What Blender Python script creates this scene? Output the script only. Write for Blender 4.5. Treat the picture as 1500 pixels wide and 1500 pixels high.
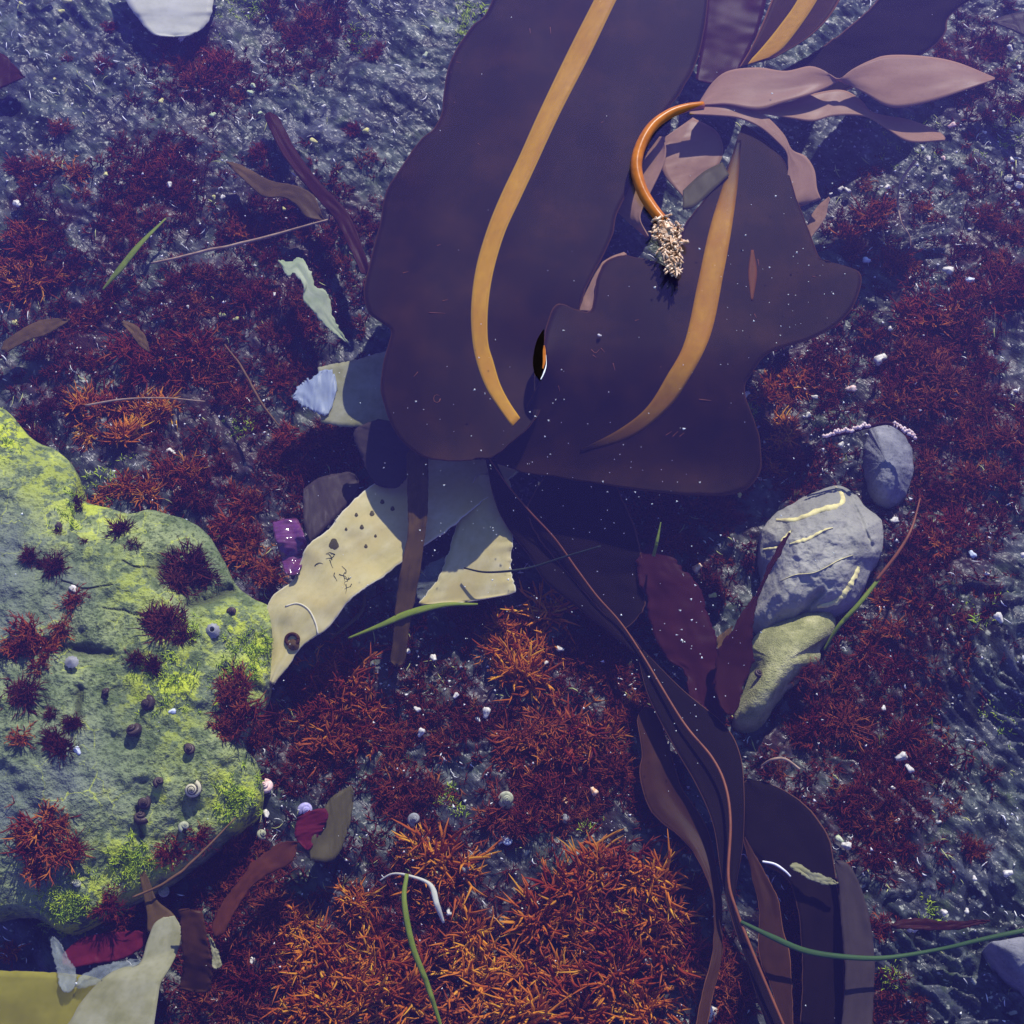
import bpy, math, random
import numpy as np
for o in list(bpy.data.objects): bpy.data.objects.remove(o)
S = bpy.context.scene; COL = S.collection; R = math.radians
# ------------------------------------------------------------------ camera, sky, sun, exposure
TILT = R(28); DIST = 1.7; FOV = R(32.8); CZ = -0.08
cam = bpy.data.cameras.new('camera'); camo = bpy.data.objects.new('camera', cam); COL.objects.link(camo)
camo.location = (0, -DIST*math.sin(TILT), DIST*math.cos(TILT)+CZ); camo.rotation_euler = (TILT, 0, 0)
cam.sensor_fit = 'HORIZONTAL'; cam.angle = FOV; cam.clip_start = .01; cam.clip_end = 100; S.camera = camo
SUN_EL = R(41); SUN_AZ = R(17)            # azimuth clockwise from +Y (the top of the picture)
W = bpy.data.worlds.new('World'); S.world = W; W.use_nodes = True
nt = W.node_tree; bgn = nt.nodes['Background']; sk = nt.nodes.new('ShaderNodeTexSky')
sk.sky_type = 'NISHITA'; sk.sun_disc = False; sk.sun_elevation = SUN_EL; sk.sun_rotation = SUN_AZ
sk.ozone_density = 5; sk.air_density = 1.0; sk.dust_density = 0.2
nt.links.new(sk.outputs[0], bgn.inputs[0]); bgn.inputs[1].default_value = 0.12
sl = bpy.data.lights.new('sun', 'SUN'); so = bpy.data.objects.new('sun', sl); COL.objects.link(so)
sl.energy = 4.6; sl.angle = R(.5); sl.color = (1, .95, .87)
so.rotation_euler = (math.pi/2-SUN_EL, 0, math.pi-SUN_AZ); so.location = (1, 3, 3)
S.view_settings.view_transform = 'Standard'; S.view_settings.look = 'None'
S.view_settings.exposure = 0.52; S.view_settings.gamma = 1
S.render.engine = 'CYCLES'; S.cycles.transparent_max_bounces = 12; S.cycles.max_bounces = 3; S.cycles.diffuse_bounces = 2; S.cycles.glossy_bounces = 2
S.cycles.caustics_reflective = False; S.cycles.caustics_refractive = False
# ------------------------------------------------------------------ maths helpers
ct, st = math.cos(TILT), math.sin(TILT); TF = math.tan(FOV/2); CAM = np.array(camo.location)
def proj(px, py, z):
    """photo pixel (1500 wide) -> world point at height z"""
    px, py, z = np.broadcast_arrays(np.asarray(px, float), np.asarray(py, float), np.asarray(z, float))
    a = (px-750)/750*TF; b = -(py-750)/750*TF
    dy = b*ct+st; dz = b*st-ct
    t = (z-CAM[2])/dz
    return np.stack([a*t, CAM[1]+dy*t, z+0*t], -1)
def pix(P):
    d = P-CAM; x = d[..., 0]; yc = d[..., 1]*ct+d[..., 2]*st; zc = -d[..., 1]*st+d[..., 2]*ct
    return 750+750*x/(-zc)/TF, 750-750*yc/(-zc)/TF
def hsh(ix, iy, seed):
    h = (ix*374761393+iy*668265263+seed*1442695041) & 0xFFFFFFFF
    h = ((h ^ (h >> 13))*1274126177) & 0xFFFFFFFF
    return ((h ^ (h >> 16)) & 0xFFFF)/65535.0
def vn(x, y, seed=0):
    x = np.asarray(x, float); y = np.asarray(y, float)
    ix = np.floor(x).astype(np.int64); iy = np.floor(y).astype(np.int64); fx = x-ix; fy = y-iy
    fx = fx*fx*fx*(fx*(fx*6-15)+10); fy = fy*fy*fy*(fy*(fy*6-15)+10)
    a = hsh(ix, iy, seed); b = hsh(ix+1, iy, seed); c = hsh(ix, iy+1, seed); d = hsh(ix+1, iy+1, seed)
    return (a+(b-a)*fx)*(1-fy)+(c+(d-c)*fx)*fy
def fbm(x, y, oct=4, seed=0):
    s = 0; a = .5
    for k in range(oct):
        s = s+a*(vn(x, y, seed+k*17)-.5)*2; x = x*2.03+3.1; y = y*2.03+1.7; a *= .5
    return s
def G(x, y, cx, cy, r): return np.exp(-((x-cx)**2+(y-cy)**2)/(r*r))
def bedz(x, y):
    """height of the slate bed"""
    x = np.asarray(x, float); y = np.asarray(y, float)
    wx = x+.03*fbm(x*5, y*5, 2, 91); wy = y+.03*fbm(x*5, y*5, 2, 92)
    al = (wx-wy)*.7071; ac = (wx+wy)*.7071               # along / across the slate's cleavage
    z = -.15+.022*fbm(x*4, y*4, 3, 5)
    z = z+.050*np.clip((x-.28)*2.2, 0, 1)*np.clip((-y+.10)*2.2, 0, 1)+.03*np.clip((-x-.1)*2.5, 0, 1)*np.clip(y*2.5, 0, 1)
    st1 = np.abs(fbm(al*7, ac*20, 4, 11)); st2 = np.abs(fbm(al*22, ac*60, 3, 23)); mk = np.clip(.6+1.2*fbm(x*6, y*6, 2, 71)+np.clip((x-.25)*3, 0, .6)*(y < 0), .15, 1)
    steps = ac*17+1.2*fbm(al*4, ac*6, 2, 31); fr = steps-np.floor(steps)
    z = z+.009*(st1-.3)+mk*(.006*(st2-.3)+.005*np.minimum(fr, 5*(1-fr)))+.007*np.abs(fbm(x*18, y*18, 4, 45))
    lr = np.clip((x-.20)*4, 0, 1)*np.clip((.10-y)*4, 0, 1)
    for fq, am, sd in ((34, .0075, 81), (83, .0042, 85)):            # thin split plates of the slate
        q = ac*fq*(1-.35*(1-lr))+(2.2+2.2*(1-lr))*fbm(al*9, ac*9, 3, sd)+2.0*(1-lr)*fbm(x*22, y*22, 2, sd+3); q = q-np.floor(q); z = z+am*(.6+1.0*lr)*np.minimum(q, 9*(1-q))*np.clip(.55+1.5*fbm(x*9, y*9, 2, sd+1)+.5*lr, 0, 1.2)
    z = z+.004*fbm(x*60, y*60, 4, 41)+.005*(.5-np.abs(fbm(x*32, y*32, 3, 47)))
    return z
def onbed(px, py, lift=0., hf=None):
    z = np.full(np.shape(np.asarray(px, float)), -.14)
    for k in range(7):
        P = proj(px, py, z); z = .5*z+.5*((hf or topz)(P[..., 0], P[..., 1])+lift)
    return proj(px, py, z)
# ------------------------------------------------------------------ object helpers
def link(o): COL.objects.link(o); return o
def tag(o, label=None, cat=None, group=None, kind=None):
    for k, v in (('label', label), ('category', cat), ('group', group), ('kind', kind)):
        if v: o[k] = v
    return o
def mkmesh(name, V, F, mat=None, smooth=True, uv=None, attrs=None):
    me = bpy.data.meshes.new(name); V = np.asarray(V, np.float32); F = np.asarray(F, np.int32)
    n, k = F.shape
    me.vertices.add(len(V)); me.vertices.foreach_set('co', V.ravel())
    me.loops.add(n*k); me.loops.foreach_set('vertex_index', F.ravel())
    me.polygons.add(n); me.polygons.foreach_set('loop_start', np.arange(n, dtype=np.int32)*k)
    if smooth: me.polygons.foreach_set('use_smooth', np.ones(n, bool))
    if uv is not None:
        l = me.uv_layers.new(name='UVMap'); l.data.foreach_set('uv', np.asarray(uv, np.float32)[F.ravel()].ravel())
    for an, av in (attrs or {}).items():
        a = me.attributes.new(an, 'FLOAT', 'POINT'); a.data.foreach_set('value', np.asarray(av, np.float32))
    me.update(calc_edges=True); me.validate()
    if mat: me.materials.append(mat)
    return me
def root(o):
    p = np.zeros(3)
    while o is not None: p += np.array(o.location); o = o.parent
    return p
def obj(name, V, F, mat, parent=None, origin=None, **kw):
    V = np.asarray(V, float)
    if parent is not None: og = root(parent)
    elif origin is not None: og = np.array(origin, float)
    else: og = np.array([V[:, 0].mean(), V[:, 1].mean(), V[:, 2].min()])
    o = bpy.data.objects.new(name, mkmesh(name, V-og, F, mat, **kw)); link(o)
    if parent is not None: o.parent = parent
    else: o.location = og
    return o
def empty(name, loc):
    o = bpy.data.objects.new(name, None); o.location = loc; o.empty_display_size = .02; return link(o)
def crom(P, n):
    P = np.asarray(P, float)
    if len(P) < 3:
        t = np.linspace(0, 1, n)[:, None]; return P[0]*(1-t)+P[-1]*t
    d = np.r_[0, np.cumsum(np.linalg.norm(np.diff(P[:, :2], axis=0), axis=1)+1e-6)]
    Q = np.vstack([2*P[0]-P[1], P, 2*P[-1]-P[-2]]); t = np.linspace(0, d[-1], n)
    i = np.clip(np.searchsorted(d, t, 'right')-1, 0, len(P)-2); f = ((t-d[i])/(d[i+1]-d[i]))[:, None]
    p0, p1, p2, p3 = Q[i], Q[i+1], Q[i+2], Q[i+3]
    return .5*(2*p1+(p2-p0)*f+(2*p0-5*p1+4*p2-p3)*f*f+(3*p1-p0-3*p2+p3)*f**3)
def grid(n, m):
    i, j = np.meshgrid(np.arange(n-1), np.arange(m-1), indexing='ij'); a = (i*m+j).ravel()
    return np.stack([a, a+m, a+m+1, a+1], 1)
def blade(name, L, Rr, zf, mat, parent=None, n=70, m=13, thick=.0012, ruff=0., freq=7., seed=0, fray=0., ends=0., label=None, cat=None, group=None):
    """a thin sheet between two edge lines; zf: height, list of heights along it, or f(px,py,u,v)"""
    A = crom(L, n); B = crom(Rr, n); v = np.linspace(0, 1, m)[None, :]; u = np.linspace(0, 1, n)[:, None]
    px = A[:, 0:1]*(1-v)+B[:, 0:1]*v; py = A[:, 1:2]*(1-v)+B[:, 1:2]*v
    if fray:
        e = np.abs(2*v-1)**6
        px = px+fray*e*fbm(u*40+v*9, v*7+u*3, 3, seed+3); py = py+fray*e*fbm(u*40+5, v*7+u*5, 3, seed+4)
    if ends:
        k = np.minimum(1, np.minimum(u, 1-u)/ends); k = np.sqrt(np.clip(1-(1-k)**2, .0025, 1)); k = k*(1+.25*fbm(u*30, v*0+seed, 2, seed)*(k < .98))
        mx = .5*(A[:, 0:1]+B[:, 0:1]); my = .5*(A[:, 1:2]+B[:, 1:2]); px = mx+(px-mx)*k; py = my+(py-my)*k
    if callable(zf): z = zf(px, py, u, v)
    elif np.ndim(zf): z = np.interp(u, np.linspace(0, 1, len(zf)), zf)+0*v
    else: z = zf+0*u*v
    z = z+ruff*1.3*((2*v-1)**2)*fbm(u*freq*.8+seed+(v > .5)*20, 0*v+seed, 3, seed+9)+ruff*1.2*fbm(u*4+seed, v*1.8, 3, seed)
    P = proj(px, py, z).reshape(-1, 3); UV = np.stack([u+0*v, v+0*u], -1).reshape(-1, 2)
    o = obj(name, P, grid(n, m), mat, parent, uv=UV)
    md = o.modifiers.new('thickness', 'SOLIDIFY'); md.thickness = thick; md.offset = -1
    if label: tag(o, label, cat, group)
    return o
def tube(P, rad, k=6):
    """tube along world points P (n,3); rad scalar or n"""
    P = np.asarray(P, float); n = len(P); rad = np.broadcast_to(np.asarray(rad, float), (n,))
    T = np.gradient(P, axis=0); T /= np.linalg.norm(T, axis=1)[:, None]+1e-9
    ref = np.where(np.abs(T[:, 2:3]) > .9, np.array([[1., 0, 0]]), np.array([[0, 0, 1.]]))
    X = np.cross(T, ref); X /= np.linalg.norm(X, axis=1)[:, None]+1e-9; Y = np.cross(T, X)
    a = np.arange(k)/k*2*math.pi
    V = P[:, None]+rad[:, None, None]*(X[:, None]*np.cos(a)[None, :, None]+Y[:, None]*np.sin(a)[None, :, None])
    V = V.reshape(-1, 3); F = []
    for i in range(n-1):
        for j in range(k):
            F.append((i*k+j, i*k+(j+1) % k, (i+1)*k+(j+1) % k, (i+1)*k+j))
    V = np.vstack([V, P[0], P[-1]])
    for j in range(k):
        F.append((n*k, (j+1) % k, j, j)); F.append((n*k+1, (n-1)*k+j, (n-1)*k+(j+1) % k, (n-1)*k+(j+1) % k))
    return V, F
def tri(F):
    out = []
    for f in F:
        out.append((f[0], f[1], f[2]))
        if f[3] != f[2] and f[3] != f[0]: out.append((f[0], f[2], f[3]))
    return out
def strand(name, P3, rad, mat, parent=None, n=40, k=6, wob=0., seed=0, label=None, cat=None, group=None):
    """P3: (px,py,z) points; rad in metres (list or number)"""
    C = crom(P3, n); P = proj(C[:, 0], C[:, 1], C[:, 2])
    if wob: t = np.linspace(0, 1, n); P[:, 0] += wob*fbm(t*9, t*0+seed, 3, seed); P[:, 2] += wob*fbm(t*9, t*0+seed+5, 3, seed)
    r = np.interp(np.linspace(0, 1, n), np.linspace(0, 1, len(rad)), rad) if np.ndim(rad) else rad
    V, F = tube(P, r, k); o = obj(name, V, tri(F), mat, parent)
    if label: tag(o, label, cat, group)
    return o
def ribbon(name, P3, wpx, mat, thick=.0006, **kw):
    """narrow leaf round a centre line given as (px,py,z); wpx = width in photo pixels along it"""
    C = crom(P3, 40); w = np.interp(np.linspace(0, 1, 40), np.linspace(0, 1, len(wpx)), wpx)/2
    T = np.gradient(C[:, :2], axis=0); T /= np.linalg.norm(T, axis=1)[:, None]; N = np.stack([-T[:, 1], T[:, 0]], 1)
    zz = C[:, 2]
    return blade(name, C[:, :2]+N*w[:, None], C[:, :2]-N*w[:, None], lambda px, py, u, v: zz[np.clip((u*39).astype(int), 0, 39)]-.001*(2*v-1)**2, mat, n=40, m=5, thick=thick, **kw)
# ------------------------------------------------------------------ materials
def newmat(name):
    m = bpy.data.materials.new(name); m.use_nodes = True; t = m.node_tree; b = t.nodes['Principled BSDF']; b.inputs['Specular IOR Level'].default_value = .10; return m, t, b
def N(t, typ, **kw):
    n = t.nodes.new(typ)
    for k, v in kw.items():
        if k in n.inputs: n.inputs[k].default_value = v
        else: setattr(n, k, v)
    return n
def noise(t, scale, detail=4, rough=.6, vec=None):
    n = N(t, 'ShaderNodeTexNoise', Scale=scale, Detail=detail, Roughness=rough)
    if vec: t.links.new(vec, n.inputs['Vector'])
    return n.outputs['Fac']
def ramp(t, fac, stops, interp='LINEAR'):
    r = t.nodes.new('ShaderNodeValToRGB'); r.color_ramp.interpolation = interp; e = r.color_ramp.elements
    while len(e) < len(stops): e.new(.5)
    for q, (p, c) in zip(e, stops): q.position = p; q.color = (*c, 1) if len(c) == 3 else c
    t.links.new(fac, r.inputs[0]); return r.outputs[0]
def mix(t, fac, a, b, mode='MIX'):
    n = t.nodes.new('ShaderNodeMix'); n.data_type = 'RGBA'; n.blend_type = mode
    for s, v in ((n.inputs[0], fac), (n.inputs[6], a), (n.inputs[7], b)):
        if hasattr(v, 'links'): t.links.new(v, s)
        elif isinstance(v, (int, float)): s.default_value = v
        else: s.default_value = (*v, 1)
    return n.outputs[2]
def bump(t, b, h, strength, dist):
    n = t.nodes.new('ShaderNodeBump'); n.inputs['Strength'].default_value = strength; n.inputs['Distance'].default_value = dist
    t.links.new(h, n.inputs['Height']); t.links.new(n.outputs[0], b.inputs['Normal']); return n
def gpos(t): return t.nodes.new('ShaderNodeNewGeometry').outputs['Position']
def stretched(t, sc, rot=(0, 0, -math.pi/4)):
    """world position turned along the cleavage and stretched"""
    a = N(t, 'ShaderNodeMapping'); a.inputs['Rotation'].default_value = tuple(-q for q in rot); t.links.new(gpos(t), a.inputs[0])
    m = N(t, 'ShaderNodeMapping'); m.inputs['Scale'].default_value = sc; t.links.new(a.outputs[0], m.inputs[0]); return m.outputs[0]
def m_slate():
    m, t, b = newmat('slate'); v = stretched(t, (16, 42, 40)); v2 = stretched(t, (34, 170, 120)); p = gpos(t)
    n1 = noise(t, 1, 5, .7, v); n2 = noise(t, 1, 3, .65, v2); n3 = noise(t, 9, 3, .6, p); n4 = noise(t, 150, 2, .6, p); n5 = noise(t, 24, 4, .65, p)
    c = ramp(t, n1, [(.34, (.007, .010, .011)), (.47, (.034, .047, .044)), (.60, (.085, .105, .092)), (.74, (.23, .26, .20))])
    c2 = ramp(t, n1, [(.34, (.008, .010, .015)), (.50, (.034, .040, .052)), (.70, (.11, .12, .13))])
    c = mix(t, ramp(t, n3, [(.42, (0, 0, 0)), (.58, (1, 1, 1))]), c, c2)
    c = mix(t, ramp(t, n5, [(.36, (.9,)*3), (.46, (0, 0, 0))]), c, (.009, .011, .013))
    c = mix(t, ramp(t, n5, [(.56, (0, 0, 0)), (.68, (.65,)*3)]), c, (.055, .08, .032))
    c = mix(t, ramp(t, n4, [(.62, (0, 0, 0)), (.70, (.75,)*3)]), c, (.46, .48, .38))
    c = mix(t, ramp(t, n2, [(.36, (.75,)*3), (.44, (0, 0, 0))]), c, (.012, .015, .02))
    am = N(t, 'ShaderNodeAttribute', attribute_name='algal_shade').outputs['Fac']; af = N(t, 'ShaderNodeMath', operation='MULTIPLY'); t.links.new(am, af.inputs[0]); t.links.new(ramp(t, n5, [(.42, (1, 1, 1)), (.62, (.25,)*3)]), af.inputs[1])
    c = mix(t, af.outputs[0], c, (.04, .012, .014))       # red algae tone, with the shade between tufts painted in
    t.links.new(c, b.inputs['Base Color']); b.inputs['Specular IOR Level'].default_value = .12
    t.links.new(ramp(t, n4, [(.3, (.2,)*3), (.7, (.5,)*3)]), b.inputs['Roughness'])
    bump(t, b, mix(t, .35, n2, n4), .6, .004); return m
def m_rock(name, c0, c1, c2, sc=26, rough=.6, bstr=.6):
    m, t, b = newmat(name); p = gpos(t); n1 = noise(t, sc, 6, .65, p); n2 = noise(t, sc*9, 3, .6, p); n3 = noise(t, sc*.4, 3, .5, p)
    c = ramp(t, n1, [(.3, c0), (.5, c1), (.7, c2)])
    c = mix(t, ramp(t, n2, [(.3, (.5,)*3), (.45, (0, 0, 0))]), c, tuple(.45*q for q in c0))
    c = mix(t, ramp(t, n3, [(.45, (0, 0, 0)), (.65, (.6,)*3)]), c, c0)
    t.links.new(c, b.inputs['Base Color']); b.inputs['Roughness'].default_value = rough
    bump(t, b, mix(t, .6, n1, n2), bstr, .003); return m
def m_moss():
    m, t, b = newmat('green_film_rock'); p = gpos(t)
    n1 = noise(t, 11, 5, .6, p); n2 = noise(t, 60, 5, .7, p); n3 = noise(t, 260, 3, .6, p); n4 = noise(t, 22, 5, .65, p)
    a = N(t, 'ShaderNodeAttribute', attribute_name='bright').outputs['Fac']; g = N(t, 'ShaderNodeAttribute', attribute_name='bare').outputs['Fac']
    cr = N(t, 'ShaderNodeAttribute', attribute_name='crack').outputs['Fac']
    c = ramp(t, n1, [(.3, (.10, .13, .075)), (.46, (.17, .22, .09)), (.60, (.26, .31, .13)), (.75, (.34, .37, .22))])
    c = mix(t, ramp(t, n2, [(.38, (.85,)*3), (.50, (0, 0, 0))]), c, (.085, .125, .035))
    c = mix(t, ramp(t, n3, [(.38, (.85,)*3), (.50, (0, 0, 0))]), c, (.05, .075, .02))
    bf = N(t, 'ShaderNodeMath', operation='MULTIPLY'); t.links.new(a, bf.inputs[0]); t.links.new(ramp(t, n2, [(.47, (0, 0, 0)), (.53, (1, 1, 1))]), bf.inputs[1])
    c = mix(t, bf.outputs[0], c, (.52, .60, .02))
    sp = ramp(t, n4, [(.60, (0, 0, 0)), (.68, (.8,)*3)]); c = mix(t, sp, c, mix(t, ramp(t, n2, [(.45, (0, 0, 0)), (.55, (1, 1, 1))]), (.36, .44, .12), (.52, .58, .06)))
    gf = N(t, 'ShaderNodeMath', operation='MULTIPLY'); t.links.new(g, gf.inputs[0]); t.links.new(ramp(t, n4, [(.35, (.3,)*3), (.6, (1, 1, 1))]), gf.inputs[1])
    c = mix(t, gf.outputs[0], c, (.12, .145, .14))
    c = mix(t, cr, c, (.06, .075, .03))
    wv = N(t, 'ShaderNodeTexVoronoi', feature='DISTANCE_TO_EDGE', Scale=26); nv = noise(t, 30, 3, .6, p); vm = N(t, 'ShaderNodeVectorMath', operation='MULTIPLY_ADD'); vm.inputs[1].default_value = (.05, .05, .05); t.links.new(nv, vm.inputs[0]); t.links.new(p, vm.inputs[2]); t.links.new(vm.outputs[0], wv.inputs['Vector'])
    ln = N(t, 'ShaderNodeMath', operation='MULTIPLY'); t.links.new(ramp(t, wv.outputs['Distance'], [(.0, (.7,)*3), (.022, (0, 0, 0))]), ln.inputs[0]); t.links.new(ramp(t, n1, [(.5, (0, 0, 0)), (.58, (1, 1, 1))]), ln.inputs[1]); c = mix(t, ln.outputs[0], c, (.48, .55, .05))
    t.links.new(c, b.inputs['Base Color']); b.inputs['Roughness'].default_value = .6
    bump(t, b, mix(t, .5, n2, n3), 1.0, .006); return m
def m_sheet(name, c0, c1, c2=None, rough=.35, trans=.25, tcol=None, along=6, across=9, spots=None, spot_amt=.66, streak=.5, edge=None, spec=.03, mottle=18, fade=None):
    """seaweed sheet: mottled colour in u/v, some light through it"""
    m, t, b = newmat(name); uv = t.nodes.new('ShaderNodeTexCoord').outputs['UV']; p = gpos(t); c2 = c2 or c1
    mp = N(t, 'ShaderNodeMapping'); mp.inputs['Scale'].default_value = (along, across, 1); t.links.new(uv, mp.inputs[0])
    n1 = noise(t, 1, 5, .6, mp.outputs[0]); n2 = noise(t, mottle, 4, .6, p); n3 = noise(t, 190, 3, .6, p)
    c = mix(t, ramp(t, n1, [(.3, (0, 0, 0)), (.7, (1, 1, 1))]), c0, c1)
    c = mix(t, ramp(t, n2, [(.45, (0, 0, 0)), (.7, (1, 1, 1))]), c, c2)
    c = mix(t, ramp(t, n3, [(.3, (.22,)*3), (.5, (0, 0, 0))]), c, tuple(.7*q for q in c0))
    if spots: c = mix(t, ramp(t, n3, [(spot_amt, (0, 0, 0)), (spot_amt+.05, (1, 1, 1))]), c, spots)
    if edge:
        s = N(t, 'ShaderNodeSeparateXYZ'); t.links.new(uv, s.inputs[0])
        q = N(t, 'ShaderNodeMath', operation='SUBTRACT'); t.links.new(s.outputs[1], q.inputs[0]); q.inputs[1].default_value = .5
        q2 = N(t, 'ShaderNodeMath', operation='ABSOLUTE'); t.links.new(q.outputs[0], q2.inputs[0])
        c = mix(t, ramp(t, q2.outputs[0], [(edge[1], (0, 0, 0)), (min(edge[1]+.012, .5), (1, 1, 1))]), c, edge[0])
    if fade:
        s = N(t, 'ShaderNodeSeparateXYZ'); t.links.new(uv, s.inputs[0]); c = mix(t, ramp(t, s.outputs[0], [(.02, (1, 1, 1)), (.22, (0, 0, 0)), (.62, (0, 0, 0)), (.97, (1, 1, 1))]), c, fade)
    t.links.new(c, b.inputs['Base Color']); b.inputs['Roughness'].default_value = rough; b.inputs['Specular IOR Level'].default_value = spec
    bump(t, b, mix(t, .5, n1, n3), .05, .001)
    if trans:
        tr = t.nodes.new('ShaderNodeBsdfTranslucent'); ms = t.nodes.new('ShaderNodeMixShader'); ms.inputs[0].default_value = trans
        t.links.new(mix(t, .5, c, tcol or c1), tr.inputs[0]); out = t.nodes['Material Output']
        t.links.new(b.outputs[0], ms.inputs[1]); t.links.new(tr.outputs[0], ms.inputs[2]); t.links.new(ms.outputs[0], out.inputs[0])
    return m
def m_film(name, col, opac=.6, rough=.4):
    """see-through bleached weed"""
    m, t, b = newmat(name); p = gpos(t); n = noise(t, 30, 4, .6, p)
    t.links.new(mix(t, ramp(t, n, [(.35, (0, 0, 0)), (.7, (1, 1, 1))]), col, tuple(.75*q for q in col)), b.inputs['Base Color']); b.inputs['Roughness'].default_value = rough
    tp = t.nodes.new('ShaderNodeBsdfTransparent'); ms = t.nodes.new('ShaderNodeMixShader'); out = t.nodes['Material Output']
    t.links.new(ramp(t, n, [(.3, (opac-.2,)*3), (.7, (min(opac+.2, 1),)*3)]), ms.inputs[0])
    t.links.new(tp.outputs[0], ms.inputs[1]); t.links.new(b.outputs[0], ms.inputs[2]); t.links.new(ms.outputs[0], out.inputs[0]); return m
def m_weed(name, stops, trans=.35, rough=.4):
    """branching algae: every branch its own tone ('rnd'), every tuft slightly different"""
    m, t, b = newmat(name); a = N(t, 'ShaderNodeAttribute', attribute_name='rnd').outputs['Fac']; oi = t.nodes.new('ShaderNodeObjectInfo').outputs['Random']
    c = ramp(t, a, stops); hs = t.nodes.new('ShaderNodeHueSaturation'); t.links.new(c, hs.inputs['Color'])
    for s, lo, hi in (('Hue', .490, .512), ('Value', .75, 1.2)):
        r = N(t, 'ShaderNodeMapRange'); r.inputs[3].default_value = lo; r.inputs[4].default_value = hi; t.links.new(oi, r.inputs[0]); t.links.new(r.outputs[0], hs.inputs[s])
    c = hs.outputs[0]; t.links.new(c, b.inputs['Base Color']); b.inputs['Roughness'].default_value = rough
    tr = t.nodes.new('ShaderNodeBsdfTranslucent'); t.links.new(c, tr.inputs[0]); ms = t.nodes.new('ShaderNodeMixShader'); ms.inputs[0].default_value = trans
    t.links.new(b.outputs[0], ms.inputs[1]); t.links.new(tr.outputs[0], ms.inputs[2]); t.links.new(ms.outputs[0], t.nodes['Material Output'].inputs[0]); return m
def m_plain(name, col, rough=.45, var=.3, sc=200, col2=None, bstr=.3):
    m, t, b = newmat(name); p = gpos(t); n = noise(t, sc, 3, .6, p)
    t.links.new(mix(t, ramp(t, n, [(.35, (0, 0, 0)), (.65, (1, 1, 1))]), col, col2 or tuple(q*(1-var) for q in col)), b.inputs['Base Color']); b.inputs['Roughness'].default_value = rough
    bump(t, b, n, bstr, .001); return m
def m_shell(name, c0, c1, sc=9):
    """shell with bands along the whorl (UV)"""
    m, t, b = newmat(name); uv = t.nodes.new('ShaderNodeTexCoord').outputs['UV']; s = N(t, 'ShaderNodeSeparateXYZ'); t.links.new(uv, s.inputs[0])
    q = N(t, 'ShaderNodeMath', operation='MULTIPLY'); t.links.new(s.outputs[1], q.inputs[0]); q.inputs[1].default_value = sc
    f = N(t, 'ShaderNodeMath', operation='PINGPONG'); t.links.new(q.outputs[0], f.inputs[0]); f.inputs[1].default_value = 1
    n = noise(t, 300, 3, .6, gpos(t)); c = mix(t, ramp(t, f.outputs[0], [(.35, (0, 0, 0)), (.6, (1, 1, 1))]), c0, c1)
    c = mix(t, ramp(t, n, [(.45, (0, 0, 0)), (.65, (.6,)*3)]), c, tuple(.6*q for q in c1))
    t.links.new(c, b.inputs['Base Color']); b.inputs['Roughness'].default_value = .35; bump(t, b, n, .3, .001); return m
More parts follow.
